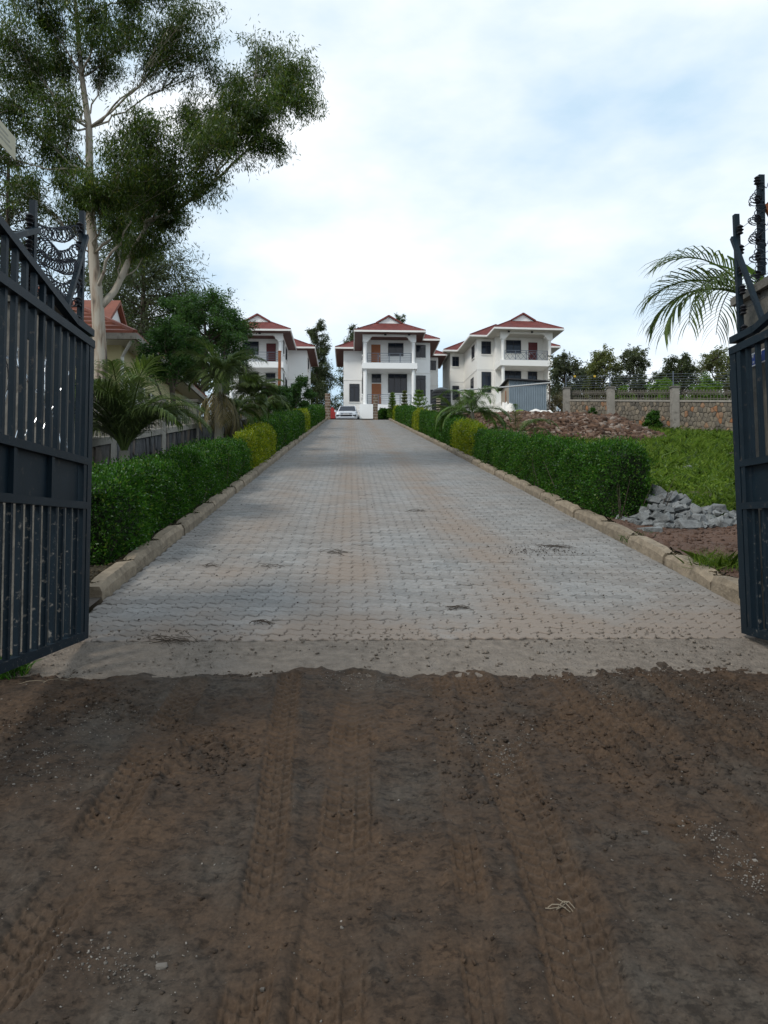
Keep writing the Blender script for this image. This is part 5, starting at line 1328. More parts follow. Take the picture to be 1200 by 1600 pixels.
# feathery tree over the left wall
bushy('feathery_tree', at_px(318, 30), 30, 6.0, 2.25, 2.0, 'acacia', (0.11, 0.035), 48000, 'bushy dark feathery tree between the bungalow and the white villa', 21, k=24, spread=0.12, twigs=14)
bushy('feathery_tree', at_px(285, 34), 34, 6.3, 1.9, 2.2, 'acacia', (0.13, 0.05), 25000, 'smaller feathery tree against the bungalow side', 22, k=10)
bushy('feathery_tree', at_px(270, 18.6), 18.6, 3.7, 1.0, 2.0, 'acacia', (0.09, 0.03), 16000, 'young feathery tree hiding the bungalow corner beside the eucalyptus', 27, k=13, spread=0.13, twigs=10)
bushy('round_headed_tree', -2.98, 29.5, 2.35, 0.85, 1.0, 'acacia', (0.09, 0.035), 16000, 'little slender-trunked round-headed tree rising from the green hedge', 23, k=9, tr=0.055, bark='paletrunk')
bushy('shrub', at_px(462, 42), 42, 3.0, 1.25, 0.5, 'acacia', (0.12, 0.05), 14000, 'rounded green shrub in front of the left villa wing', 24, k=9, cat='shrub')
# trees beyond the right-hand wall
for (u, y, top, rpx, mat, lab, sd) in ((882, 52, 542, 30, 'greyleaf', 'small leafy tree next to the shed and creeper', 1), (942, 54, 541, 32, 'olive', 'pale olive tree behind the stone wall with yellow plates', 2), (990, 52, 532, 34, 'greyleaf', 'dark grey-green slender tree behind the stone wall', 3),
                                      (1065, 56, 546, 32, 'cas', 'dark round tree behind the wall under the palm frond', 4), (1122, 58, 538, 34, 'olive', 'pale loose tree behind the wall next to the gate', 5), (1040, 66, 572, 26, 'cas', 'low dark tree far behind the stone wall', 6), (915, 70, 570, 20, 'cas', 'low dark tree filling the gap between two wall trees', 7)):
    zt = at_y(u, top, y).z; h = zt - G0(y) + 0.1
    bushy('wall_tree', at_px(u, y), y, h, rpx * 1.25 * y / 1200, h * 0.15, mat, (0.19, 0.08), 9000, lab, 40 + sd, k=30, squash=0.95, twigs=9, spread=0.11, group='trees beyond the stone wall')
for (u, y, top, rpx, lab, sd) in ((1035, 46, 588, 42, 'bright green bush behind the stone wall panel', 1), (1105, 45, 584, 46, 'broad bright green bush behind the wall beside the gate', 2), (975, 47, 603, 26, 'low bush behind the spikes of the stone wall', 3)):
    zt = at_y(u, top, y).z; h = zt - G0(y)
    bushy('wall_bush', at_px(u, y), y, h, rpx * y / 1200, 0.5, 'bush', (0.15, 0.07), 12000, lab, 60 + sd, k=13, cat='bush', squash=0.9)
# bush and creeper on the near side of that wall
q = at_y(1018, 655, 37.6); bushy('leafy_bush', q.x, 37.4, 1.32, 0.55, 0.15, 'hedge', (0.09, 0.05), 9000, 'rounded dark leafy bush against the stone wall', 71, k=12, cat='bush', squash=1.0)
q = at_y(924, 640, 41); bushy('climbing_plant', q.x, 40.9, 1.5, 0.34, 0.1, 'hedge', (0.08, 0.045), 4000, 'narrow green climber on the stone wall panel', 72, k=8, cat='plant', squash=1.2)
q = at_y(872, 640, 44.5); bushy('creeper_heap', q.x, 44.6, 2.3, 1.1, 0.1, 'palmdry', (0.10, 0.02), 9000, 'dark dry creeper heaped between shed and wall', 73, k=14, cat='plant', squash=1.0)
# ------------------------------------------------------------------ palms
def frond_mesh(L_, nl, ll, lw, up, bendk, seed, droop=0.8, twist=0.0):
    """one feather frond in local coordinates: grows along +x, arches over"""
    r_ = random.Random(seed); vs_, fs_ = [], []
    pts = []
    ang = up; p = Vector((0, 0, 0)); n = 14
    for i in range(n + 1):
        pts.append(p.copy()); p = p + Vector((math.cos(ang), 0, math.sin(ang))) * L_ / n; ang -= bendk / n * (0.5 + 1.0 * i / n)
    mb = MB(); mb.tube(pts, [0.014 * (1 - 0.85 * i / n) + 0.002 for i in range(n + 1)], 4)
    for side in (-1, 1):
        for k in range(nl):
            t = 0.16 + 0.84 * (k + r_.uniform(-0.2, 0.2)) / nl; t = min(0.995, max(0.1, t)); ix = t * n; i0 = min(int(ix), n - 1); b = pts[i0].lerp(pts[i0 + 1], ix - i0)
            tan = (pts[i0 + 1] - pts[i0]).normalized()
            prof = math.sin(math.pi * min(1, 0.22 + 0.72 * t)) ** 0.7
            l_ = ll * prof * r_.uniform(0.8, 1.15)
            d = (tan * (0.55 + 0.5 * t) + Vector((0, side * (1.0 - 0.45 * t), 0.25))).normalized()
            wv = d.cross(Vector((0, 0, 1))).normalized() * lw * 0.5; q = len(mb.v); pt = b.copy(); dd = d.copy(); dk = droop * r_.uniform(0.6, 1.3)
            for j, wk in enumerate((0.5, 0.95, 1.0, 0.6)):
                mb.v += [tuple(pt - wv * wk), tuple(pt + wv * wk)]
                pt = pt + dd * l_ * 0.25; dd = (dd + Vector((0, 0, -dk * (0.22 + 0.16 * j)))).normalized()
                if j: mb.f.append((q + 2 * j - 2, q + 2 * j - 1, q + 2 * j + 1, q + 2 * j))
            mb.v.append(tuple(pt)); mb.f.append((q + 6, q + 7, q + 8))
    me = bpy.data.meshes.new('frond'); me.from_pydata(mb.v, [], mb.f); me.update()
    return me
def palm(x, y, th, nf, L_, ll, label, seed, mat='palm', dry=3, name='palm_tree', tr=0.07, upr=(0.2, 1.25), lw=0.026, nl=38, azs=None, bend=(1.5, 2.4)):
    r_ = random.Random(seed); z0 = G0(y) - 0.05; root = empty(name, (x, y, z0), label, 'palm'); rt = root.location
    mb = MB(); pts = [Vector((x + 0.03 * math.sin(3 * t), y, z0 + th * t)) for t in [i / 8 for i in range(9)]]
    mb.tube(pts, [tr * (1.25 - 0.3 * i / 8) * (1 + 0.06 * (i % 2)) for i in range(9)], 10); mb.build('trunk', M['paletrunk'], root, rt)
    var = []
    for k in range(4):
        me = frond_mesh(L_ * r_.uniform(0.85, 1.1), nl, ll, lw, r_.uniform(*upr), r_.uniform(*bend), seed * 7 + k, 1.25); me.materials.append(M[mat]); var.append(me)
    dr = frond_mesh(L_ * 0.8, max(10, nl // 2), ll, lw * 0.7, -0.5, 1.0, seed * 7 + 9, 1.6); dr.materials.append(M['palmdry'])
    for i in range(nf + dry):
        isd = i >= nf
        o = bpy.data.objects.new('dry_frond' if isd else 'frond', dr if isd else var[i % 4]); col.objects.link(o); o.parent = root
        az = azs[i] if (azs and i < len(azs)) else i * 2.399 + r_.uniform(-0.3, 0.3)
        o.location = (0.03 * math.sin(3), 0, th - (0.1 if isd else r_.uniform(0, 0.08)))
        o.rotation_euler = (r_.uniform(-0.15, 0.15), (0.25 - 0.55 * i / max(1, nf)) if not isd else 0.3, az)
    return root
palm(-3.02, 10.3, 0.95, 21, 1.5, 0.60, 'shaggy palm with long arching fronds just inside the gate beside the wall', 1, dry=9, tr=0.07, bend=(1.3, 2.4), upr=(0.7, 1.45), lw=0.018, nl=44)
palm(-3.15, 12.6, 0.45, 4, 0.9, 0.4, 'low palm with broken dry fronds beside the concrete wall post', 11, dry=4, tr=0.05)
palm(-3.05, 17.6, 2.0, 13, 1.2, 0.6, 'dark palm with hanging dry skirt under the feathery tree', 2, dry=9, tr=0.09, bend=(1.6, 2.8), upr=(0.4, 1.4), lw=0.024, nl=40)
palm(-3.05, 20.6, 1.3, 9, 1.0, 0.45, 'palm with drooping fronds beyond the dry-skirted palm', 12, dry=6)
palm(-3.05, 23.6, 1.75, 14, 1.15, 0.5, 'palm with slender pale trunk in front of the left villa', 3, dry=4, tr=0.06)
palm(-3.05, 27.2, 1.5, 10, 1.0, 0.45, 'palm between the slender palm and the round-headed tree', 13, dry=3, tr=0.06)
palm(4.35, 27.5, 1.25, 16, 1.75, 0.55, 'low feathery palm behind the golden hedge, in front of the shed', 4, 'palmlight', 2)
palm(5.9, 27.2, 0.35, 9, 1.7, 0.40, 'young palm with long sparse fronds by the rubble', 5, 'palmlight', 1, nl=22)
palm(4.5, 34.0, 1.0, 14, 1.4, 0.45, 'spiky palm in front of the black water tank', 6, 'palm', 1)
palm(4.3, 44.0, 0.6, 12, 1.3, 0.4, 'dark spiky palm below the tiered conifer', 7, 'palm', 0)
# palm beside the right pillar, its fronds hanging into the gateway
pc = at_y(1170, 455, 9.5)
palm(pc.x, 9.5, pc.z - G0(9.5), 7, 1.5, 0.75, 'palm leaning over the boundary wall behind the signed pillar', 8, 'palm', 1, lw=0.022, nl=26, azs=[2.9, 3.35, 3.7, 2.5, 3.1, 5.5, 1.4, 0.6, 4.3], upr=(0.35, 0.9), bend=(1.6, 2.6))
# agave-like broad leaves right behind the pillar
root = empty('broad_leaf_plant', (GRX + 0.95, 6.1, G0(6.1)), 'plant with broad upright leaves showing behind the fence springs', 'plant'); rt = root.location
for k in range(9):
    a = k * 2.4; L_ = 1.0 + 0.3 * random.random(); mb = MB(); pts = []
    for i in range(7):
        t = i / 6; pts.append(Vector((GRX + 0.95 + math.cos(a) * 0.55 * t ** 1.5 * L_, 6.1 + math.sin(a) * 0.45 * t ** 1.5 * L_, 3.1 + L_ * (t - 0.35 * t * t))))
    for i in range(7):
        w_ = 0.055 * math.sin(math.pi * min(0.98, 0.25 + 0.73 * i / 6)); s_ = Vector((-math.sin(a), math.cos(a), 0)) * w_; mb.v += [tuple(pts[i] - s_), tuple(pts[i] + Vector((0, 0, -0.015))), tuple(pts[i] + s_)]
        if i: b = (i - 1) * 3; mb.f += [(b, b + 1, b + 4, b + 3), (b + 1, b + 2, b + 5, b + 4)]
    mb.build('leaf', M['palmlight'], root, rt)
mb = MB().tube([(GRX + 0.95, 6.1, G0(6.1) - 0.05), (GRX + 0.97, 6.1, 2.2), (GRX + 0.95, 6.1, 3.15)], [0.09, 0.07, 0.06], 10); mb.build('stem', M['paletrunk'], root, rt)

# small conifers by the villa porch
def conifer(x, y, h, r0, label, seed, tiers=9, mat='acacia'):
    z0 = G0(y) - 0.05; root = empty('conifer', (x, y, z0), label, 'tree'); r_ = random.Random(seed); mb = MB()
    mb.tube([(x, y, z0), (x, y, z0 + h)], [0.05, 0.01], 6); P, D = [], []
    for t in range(tiers):
        zz = z0 + h * (0.1 + 0.88 * t / tiers); rr = r0 * (1 - t / tiers) ** 0.8 + 0.05
        for k in range(8):
            a = k * 0.785 + t * 0.4; e = Vector((x + math.cos(a) * rr, y + math.sin(a) * rr, zz + rr * 0.35)); s = Vector((x, y, zz)); mb.tube([s, e], [0.012, 0.004], 4, False)
            m_ = 40; tt = rng.random((m_, 1)); P.append(np.array(s) * (1 - tt) + np.array(e) * tt + rng.normal(size=(m_, 3)) * 0.03); d = rng.normal(size=(m_, 3)) * 0.7; d[:, 2] += 0.5; D.append(d + np.array([math.cos(a), math.sin(a), 0]))
    P = np.concatenate(P); D = np.concatenate(D)
    mb.build('trunk', M['bark'], root, (x, y, z0)); leafmesh(P, D, 0.13, 0.045, 'crown', M[mat], root, np.array((x, y, z0)))
conifer(at_px(655, 50), 50, 2.5, 0.85, 'tiered bright conifer beside the water tank', 1, 8, 'bush')
conifer(at_px(613, 62), 62, 2.4, 0.35, 'narrow young conifer before the porch railing', 2, 10, 'bush')
conifer(at_px(632, 60), 60, 2.6, 0.25, 'thin young tree before the porch column', 3, 9, 'olive')
hedge(X66(588), X66(620), 63.4, 64.4, 0.95, 0.95, 'hedge', 6000, 0.09, 'dark hedge at the foot of the villa porch', 12)
# far shrubs behind the car
bushy('banana_plant', at_px(487, 80), 80, 3.6, 1.4, 0.6, 'bush', (0.5, 0.16), 700, 'pale banana clump behind the block pillar', 81, k=8, cat='plant')
bushy('dark_shrub', at_px(512, 84), 84, 3.8, 1.2, 0.5, 'cas', (0.3, 0.08), 2500, 'dark shrub behind the red roof', 82, k=8, cat='shrub')
# ------------------------------------------------------------------ courtyard block pillars
def block_pillar(u, y, w_, h_, label):
    x = at_px(u, y); z0 = G0(y) - 0.05; root = empty('block_pillar', (x, y, z0), label, 'pillar'); rt = root.location
    MB().box(x - w_ / 2 + 0.012, y - w_ / 2 + 0.012, z0, x + w_ / 2 - 0.012, y + w_ / 2 - 0.012, z0 + h_).build('core', M['blockmortar'], root, rt)
    nr = 9; ch = h_ / nr
    for i in range(nr):
        sp = (0.62, 0.38) if i % 2 else (0.38, 0.62); x0 = x - w_ / 2
        for k in range(2):
            ww = w_ * sp[k]; MB().box(x0 + 0.012, y - w_ / 2 - 0.004, z0 + i * ch + 0.02, x0 + ww - 0.012, y + w_ / 2 + 0.004, z0 + (i + 1) * ch - 0.018).build('block', M['block'], root, rt); x0 += ww
block_pillar(512, 62.6, 0.46, 2.15, 'brown block pillar at the top of the drive beside the white car')
block_pillar(586.5, 62.6, 0.40, 2.05, 'brown block pillar before the villa porch steps')

# ------------------------------------------------------------------ cars
def car(x, y, z0, rot, label, paint):
    root = empty('parked_car', (x, y, z0), label, 'car'); root.rotation_euler.z = rot
    def part(n, mb, m, par=None, sm=False): return mb.build(n, M[m] if isinstance(m, str) else m, par or root, (0, 0, 0), sm)
    # stations along y (front at 0): (y, half width, sill z, shoulder z, top z)
    st = [(0.0, 0.72, 0.36, 0.62, 0.74), (0.10, 0.86, 0.28, 0.66, 0.84), (0.35, 0.94, 0.26, 0.70, 0.93), (0.95, 0.97, 0.26, 0.78, 1.0), (1.35, 0.97, 0.26, 0.80, 1.06), (3.6, 0.97, 0.26, 0.84, 1.08), (4.5, 0.94, 0.30, 0.86, 1.05), (4.75, 0.82, 0.38, 0.84, 0.98)]
    vs_, fs_ = [], []
    for (yy, hw, zs, zsh, zt) in st:
        vs_ += [(-hw * 0.93, yy, zs), (-hw, yy, (zs + zsh) / 2), (-hw, yy, zsh), (-hw * 0.88, yy, zt - 0.03), (-hw * 0.5, yy, zt + 0.015), (hw * 0.5, yy, zt + 0.015), (hw * 0.88, yy, zt - 0.03), (hw, yy, zsh), (hw, yy, (zs + zsh) / 2), (hw * 0.93, yy, zs)]
    for i in range(len(st) - 1):
        for k in range(10): fs_.append((i * 10 + k, i * 10 + (k + 1) % 10, (i + 1) * 10 + (k + 1) % 10, (i + 1) * 10 + k))
    fs_ += [tuple(range(10))[::-1], tuple(range(70, 80))]
    part('body', MB().add(vs_, fs_), paint)
    # cabin
    cb = [(1.35, 0.80, 1.05), (2.05, 0.66, 1.66), (2.5, 0.64, 1.70), (3.9, 0.64, 1.68), (4.65, 0.78, 1.06)]
    vs_ = [];
    for (yy, hw, zt) in cb: vs_ += [(-0.86 if yy in (1.35, 4.65) else -0.84, yy, 1.03), (-hw, yy, zt), (hw, yy, zt), (0.86 if yy in (1.35, 4.65) else 0.84, yy, 1.03)]
    fs_ = []
    for i in range(4): fs_ += [(i * 4 + k, i * 4 + k + 1, i * 4 + k + 5, i * 4 + k + 4) for k in range(3)]
    fs_ += [(0, 1, 2, 3), (16, 19, 18, 17)]
    part('cabin', MB().add(vs_, fs_), paint)
    part('windscreen', MB().add([(-0.74, 1.395, 1.11), (0.74, 1.395, 1.11), (0.60, 1.985, 1.62), (-0.60, 1.985, 1.62)], [(0, 1, 2, 3)]), 'glass')
    for s in (-1, 1):
        part('side_window', MB().add([(s * 0.862, 1.6, 1.08), (s * 0.852, 4.3, 1.10), (s * 0.68, 3.95, 1.60), (s * 0.68, 2.2, 1.60)], [(0, 1, 2, 3)]), 'glass')
        part('headlight', MB().add([(s * 0.52, -0.02, 0.70), (s * 0.90, 0.20, 0.76), (s * 0.90, 0.19, 0.88), (s * 0.50, 0.04, 0.83), (s * 0.52, 0.2, 0.70), (s * 0.88, 0.4, 0.76), (s * 0.88, 0.4, 0.88), (s * 0.50, 0.2, 0.83)], [(0, 1, 2, 3), (0, 4, 5, 1), (3, 2, 6, 7), (1, 5, 6, 2)]), 'lampglass')
        part('fog_lamp', MB().box(s * 0.56, -0.02, 0.46, s * 0.84, 0.12, 0.56), 'black')
        m_ = part('mirror', MB().box(s * 0.95, 1.62, 1.06, s * 1.12, 1.74, 1.22), paint)
        for yy in (0.92, 3.75):
            mb = MB(); prof = [(0.20, -0.11), (0.33, -0.11), (0.36, -0.07), (0.36, 0.07), (0.33, 0.11), (0.20, 0.11)]; v2 = []
            for (r_, xx) in prof:
                for k in range(16): a = k * math.pi / 8; v2.append((s * 0.86 + xx, yy + r_ * math.cos(a), 0.36 + r_ * math.sin(a)))
            f2 = [(i * 16 + k, i * 16 + (k + 1) % 16, (i + 1) * 16 + (k + 1) % 16, (i + 1) * 16 + k) for i in range(5) for k in range(16)]
            wl = part('wheel', MB().add(v2, f2), 'rubber')
            mb = MB(); v2 = [(s * 0.93, yy, 0.36)] + [(s * 0.95, yy + 0.22 * math.cos(k * math.pi / 8), 0.36 + 0.22 * math.sin(k * math.pi / 8)) for k in range(16)]
            part('rim', mb.add(v2, [(0, 1 + k, 1 + (k + 1) % 16) for k in range(16)]), 'alloy', wl)
    part('grille', MB().box(-0.48, -0.03, 0.66, 0.48, 0.05, 0.74), 'black')
    for zz in (0.675, 0.715): part('grille_bar', MB().box(-0.50, -0.04, zz - 0.008, 0.50, -0.031, zz + 0.008), 'alloy')
    part('badge', MB().lathe((0, -0.045, 0.70), [(0.055, -0.01), (0.055, 0.01)], 12), 'alloy')
    part('air_intake', MB().box(-0.50, -0.025, 0.44, 0.50, 0.08, 0.58), 'black')
    part('bumper_lip', MB().box(-0.80, -0.03, 0.27, 0.80, 0.1, 0.31), 'alloy')
    part('number_plate', MB().box(-0.25, -0.045, 0.59, 0.25, -0.026, 0.65), 'letter')
    return root
car(at_px(541, 65.5), 64.6, SLOPE * CREST + 0.07, R(-3), 'silver white car parked nose out beside the villa', M['carpaint'])
car(at_px(481, 72), 70, SLOPE * CREST + 0.07, R(4), 'dark car mostly hidden behind the hedge and block pillar', M['frame'])
# red roofed kiosk behind the car
p = at_y(519, 632, 80); z0 = G0(80) - 0.05
root = empty('red_kiosk', (p.x, 80, z0), 'small kiosk with bright red roof behind the car', 'kiosk'); rt = root.location
MB().box(p.x - 0.9, 79.4, z0, p.x + 0.9, 81, z0 + 2.4).build('wall', M['soffit'], root, rt)
mb = MB(); zr = z0 + 2.4; mb.add([(p.x - 1.15, 79.0, zr), (p.x + 1.15, 79.0, zr), (p.x + 1.15, 81.4, zr), (p.x - 1.15, 81.4, zr), (p.x, 80.2, zr + 1.5)], [(0, 1, 4), (1, 2, 4), (2, 3, 4), (3, 0, 4), (0, 3, 2, 1)]); mb.build('roof', M['redroof'], root, rt)

# ------------------------------------------------------------------ shed, tank, pipe, pole
YS = 44.0
a = at_y(795, 594, YS); b = at_y(854, 594, YS); zt = a.z; z0 = G0(YS) - 0.1
root = empty('corrugated_shed', ((a.x + b.x) / 2, YS + 0.9, z0), 'small blue-grey corrugated iron shed by the rubble', 'shed'); rt = root.location
mb = MB(); nn = 84; vs_ = []
for i in range(nn + 1):
    x = a.x + (b.x - a.x) * i / nn; d = 0.018 * math.cos(i * math.pi / 2 * 1.0) ; vs_ += [(x, YS + d, z0), (x, YS + d, zt - 0.12 * i / nn)]
mb.add(vs_, [(2 * i, 2 * i + 2, 2 * i + 3, 2 * i + 1) for i in range(nn)]); mb.build('front_sheet', M['ironsheet'], root, rt)
MB().add([(a.x, YS + 0.03, z0), (a.x - 0.08, YS + 1.9, z0), (a.x - 0.08, YS + 1.9, zt - 0.3), (a.x, YS + 0.03, zt), (a.x + 0.05, YS + 0.03, z0), (a.x - 0.03, YS + 1.9, z0), (a.x - 0.03, YS + 1.9, zt - 0.3), (a.x + 0.05, YS + 0.03, zt)],
         [(0, 1, 2, 3), (4, 7, 6, 5), (0, 3, 7, 4), (1, 5, 6, 2), (3, 2, 6, 7)]).build('side_board', M['plywood'], root, rt)
c = at_y(788, 620, YS + 0.5)
MB().box(a.x - 0.05, YS + 0.6, z0 + 0.6, a.x - 0.04, YS + 0.78, zt - 0.5).build('gap_board', M['rust'], root, rt)
MB().box(b.x - 0.05, YS + 0.03, z0, b.x, YS + 1.9, zt - 0.2).build('end_sheet', M['ironsheet'], root, rt)
MB().add([(a.x - 0.15, YS - 0.2, zt + 0.02), (b.x + 0.15, YS - 0.2, zt - 0.10), (b.x + 0.12, YS + 2.1, zt - 0.36), (a.x - 0.35, YS + 2.1, zt - 0.26), (a.x - 0.15, YS - 0.2, zt + 0.09), (b.x + 0.15, YS - 0.2, zt - 0.03), (b.x + 0.12, YS + 2.1, zt - 0.29), (a.x - 0.35, YS + 2.1, zt - 0.19)],
         [(0, 3, 2, 1), (4, 5, 6, 7), (0, 1, 5, 4), (1, 2, 6, 5), (2, 3, 7, 6), (3, 0, 4, 7)]).build('shed_roof', M['darkroof'], root, rt)
# pale pipe resting across posts in front of the shed
pa = at_y(715, 610, 41.5); pb = at_y(862, 598, 41.5)
root = empty('pipe_rail', ((pa.x + pb.x) / 2, 41.5, G0(41.5)), 'long pale pipe carried across in front of the shed', 'pipe'); rt = root.location
MB().tube([pa, pa.lerp(pb, 0.5) + Vector((0, 0, -0.03)), pb], 0.045, 10).build('pipe', M['pvc'], root, rt)
for q in (0.02, 0.98):
    p = pa.lerp(pb, q); MB().bar((p.x, p.y + 0.07, G0(41.5) - 0.1), (p.x, p.y + 0.07, p.z + 0.08), 0.06).build('post', M['bark'], root, rt)
# ribbed black water tank on a block base
x = at_px(690, 52); z0 = G0(52) - 0.05; zt = at_y(690, 606, 52).z
root = empty('water_tank', (x, 52, z0), 'black ribbed water tank with pale lettering panel behind the palms', 'water tank'); rt = root.location
prof = [(0.62, 0.0)]; hh = zt - z0
for i in range(11):
    zz = 0.05 + (hh - 0.25) * i / 11; prof += [(0.62, zz), (0.66, zz + 0.03), (0.66, zz + (hh - 0.25) / 11 - 0.05), (0.62, zz + (hh - 0.25) / 11 - 0.02)]
prof += [(0.6, hh - 0.18), (0.3, hh - 0.03), (0.2, hh)]
MB().lathe((x, 52, z0), prof, 24).build('tank_body', M['tank'], root, rt)
for k in range(6): MB().box(x - 0.42, 52 - 0.675, z0 + 0.8 + 0.17 * k, x - 0.14, 52 - 0.55, z0 + 0.88 + 0.17 * k).build('pale_mark', M['plywood'], root, rt)
# rusty pole
p = at_y(437, 550, 46); MB_ = MB().tube([(p.x - 0.02, 46, G0(46) - 0.1), (p.x, 46, p.z)], [0.10, 0.085], 10)
root = empty('rusty_pole', (p.x, 46, G0(46)), 'rusty brown pole standing before the left villa', 'pole'); MB_.build('shaft', M['rust'], root, root.location)
MB().lathe((p.x, 46, p.z), [(0.09, 0), (0.11, 0.02), (0.11, 0.05), (0.04, 0.08)], 10).build('cap', M['rust'], root, root.location)

# ------------------------------------------------------------------ rubble mound and things on it
MCX, MCY, MRX, MRY, MH = 8.5, 35.0, 4.8, 7.8, 0.92
def mound(x, y):
    d = np.sqrt(((x - MCX) / MRX) ** 2 + ((y - MCY) / MRY) ** 2); k = np.clip(1.15 - d, 0, 1)
    return np.clip(k * 2.2, 0, 1) ** 1.2 * MH * (0.75 + 0.5 * fbm(x * 0.6, y * 0.6, 3, 91)) - 0.06
gx, gy = np.meshgrid(np.linspace(MCX - 6.6, MCX + 6.6, 80), np.linspace(MCY - 9.4, MCY + 9.4, 100))
gz = SLOPE * gy + 0.03 + mound(gx, gy) + (fbm(gx * 3, gy * 3, 3, 95) - 0.5) * 0.08
ii = np.arange(gx.size).reshape(gx.shape); F = np.stack([ii[:-1, :-1], ii[:-1, 1:], ii[1:, 1:], ii[1:, :-1]], -1).reshape(-1, 4)
tag(npmesh('soil_mound', np.stack([gx, gy, gz], -1).reshape(-1, 3), F, M['redsoil'], smooth=True), kind='structure')
def chunks(P, S, name, mat, parent=None, flat=0.55):
    """broken angular lumps"""
    n = len(P); base = np.array([(x, y, z) for z in (-.5, .5) for x, y in ((-.5, -.5), (.5, -.5), (.5, .5), (-.5, .5))])
    V = base[None] * (1 + rng.normal(size=(n, 8, 3)) * 0.16) ; V = V * np.stack([S * rng.uniform(0.7, 1.5, n), S * rng.uniform(0.6, 1.1, n), S * flat * rng.uniform(0.5, 1.3, n)], 1)[:, None]
    a = rng.random(n) * 6.283; ca, sa = np.cos(a), np.sin(a); t_ = rng.normal(size=n) * 0.45; ct, s_t = np.cos(t_), np.sin(t_)
    x = V[..., 0] * ct[:, None] - V[..., 2] * s_t[:, None]; z = V[..., 0] * s_t[:, None] + V[..., 2] * ct[:, None]; y = V[..., 1]
    V = np.stack([x * ca[:, None] - y * sa[:, None], x * sa[:, None] + y * ca[:, None], z], -1) + P[:, None]
    f_ = np.array([(0, 3, 2, 1), (4, 5, 6, 7), (0, 1, 5, 4), (1, 2, 6, 5), (2, 3, 7, 6), (3, 0, 4, 7)])
    F = (f_[None] + (np.arange(n) * 8)[:, None, None]).reshape(-1, 4)
    return npmesh(name, V.reshape(-1, 3), F, M[mat], parent)
n = 12000; q = rng.random((n, 2)); a = q[:, 0] * 6.283; r_ = np.sqrt(q[:, 1]) * 1.05
x = MCX + np.cos(a) * r_ * MRX; y = MCY + np.sin(a) * r_ * MRY
keep = x > 4.3; x, y = x[keep], y[keep]; n = len(x)
P = np.stack([x, y, SLOPE * y + 0.05 + mound(x, y)], 1); S = 0.05 + 0.20 * rng.random(n) ** 2.2
o = chunks(P, S, 'rubble', 'rubble'); tag(o, 'heap of broken brown rubble in front of the stone wall', 'rubble', kind='stuff')
def sheet_thing(u, v, y, wx, wy, hgt, label, name, mat, seed):
    c = at_y(u, v, y); cx = c.x; zz = SLOPE * y + 0.06 + float(mound(np.array([cx]), np.array([y]))[0])
    gx, gy = np.meshgrid(np.linspace(-1, 1, 34), np.linspace(-1, 1, 26))
    d = np.sqrt(gx ** 2 + gy ** 2); k = np.clip(1.05 - d ** 2.5 + (fbm(gx * 3, gy * 3, 3, seed) - 0.5) * 0.7, 0, 1)
    X_ = cx + gx * wx / 2 * (1 + 0.2 * (fbm(gx * 2, gy * 2, 2, seed + 3) - 0.5)); Y_ = y + gy * wy / 2
    base_z = SLOPE * Y_ + 0.05 + mound(X_, Y_)
    Z_ = base_z - 0.06 + k * (0.10 + hgt * fbm(gx * 2.5, gy * 2.5, 4, seed + 7))
    ii = np.arange(gx.size).reshape(gx.shape); F = np.stack([ii[:-1, :-1], ii[:-1, 1:], ii[1:, 1:], ii[1:, :-1]], -1).reshape(-1, 4)
    tag(npmesh(name, np.stack([X_, Y_, Z_], -1).reshape(-1, 3), F, M[mat], None, (cx, y, zz)), label, 'sheet')
sheet_thing(845, 655, 37.0, 1.55, 2.2, 0.30, 'crumpled off-white plastic sheet lying on the rubble', 'plastic_sheet', 'sheet', 3)
sheet_thing(792, 652, 38.0, 1.0, 1.0, 0.75, 'heap of pale sacks before the shed wall', 'sack_heap', 'sheet', 9)
c = at_y(812, 657, 37.2); zz = SLOPE * 37.2 + float(mound(np.array([c.x]), np.array([37.2]))[0]) + 0.05
root = empty('lime_basin', (c.x, 37.2, zz), 'small lime green basin among the rubble', 'basin')
MB().lathe((c.x, 37.2, zz), [(0.13, 0), (0.17, 0.12), (0.19, 0.16), (0.17, 0.17), (0.15, 0.06)], 14).build('bowl', M['lime'], root, root.location)

# ------------------------------------------------------------------ heap of grey quarry stones, one by one
def rock_mesh(seed):
    r_ = random.Random(seed); import bmesh
    bm = bmesh.new(); sx_, sy_, sz_ = r_.uniform(0.85, 1.4), r_.uniform(0.6, 0.95), r_.uniform(0.42, 0.75)
    for i in range(8):
        bm.verts.new(((-.5 if i & 1 else .5) * sx_ * r_.uniform(0.55, 1.1), (-.5 if i & 2 else .5) * sy_ * r_.uniform(0.55, 1.1), (-.5 if i & 4 else .5) * sz_ * r_.uniform(0.6, 1.1)))
    for i in range(3): bm.verts.new((r_.uniform(-.5, .5) * sx_, r_.uniform(-.5, .5) * sy_, (.62 if i % 2 else -.6) * sz_))
    res = bmesh.ops.convex_hull(bm, input=bm.verts)
    bmesh.ops.delete(bm, geom=[g_ for g_ in res['geom_interior'] if isinstance(g_, bmesh.types.BMVert)], context='VERTS')
    bmesh.ops.bevel(bm, geom=list(bm.edges), offset=0.012, segments=1, affect='EDGES')
    me = bpy.data.meshes.new('quarry_stone'); bm.to_mesh(me); bm.free(); me.materials.append(M['quarry']); return me
rocks = [rock_mesh(i) for i in range(10)]
hc = on_ground(1070, 842)
placed = []
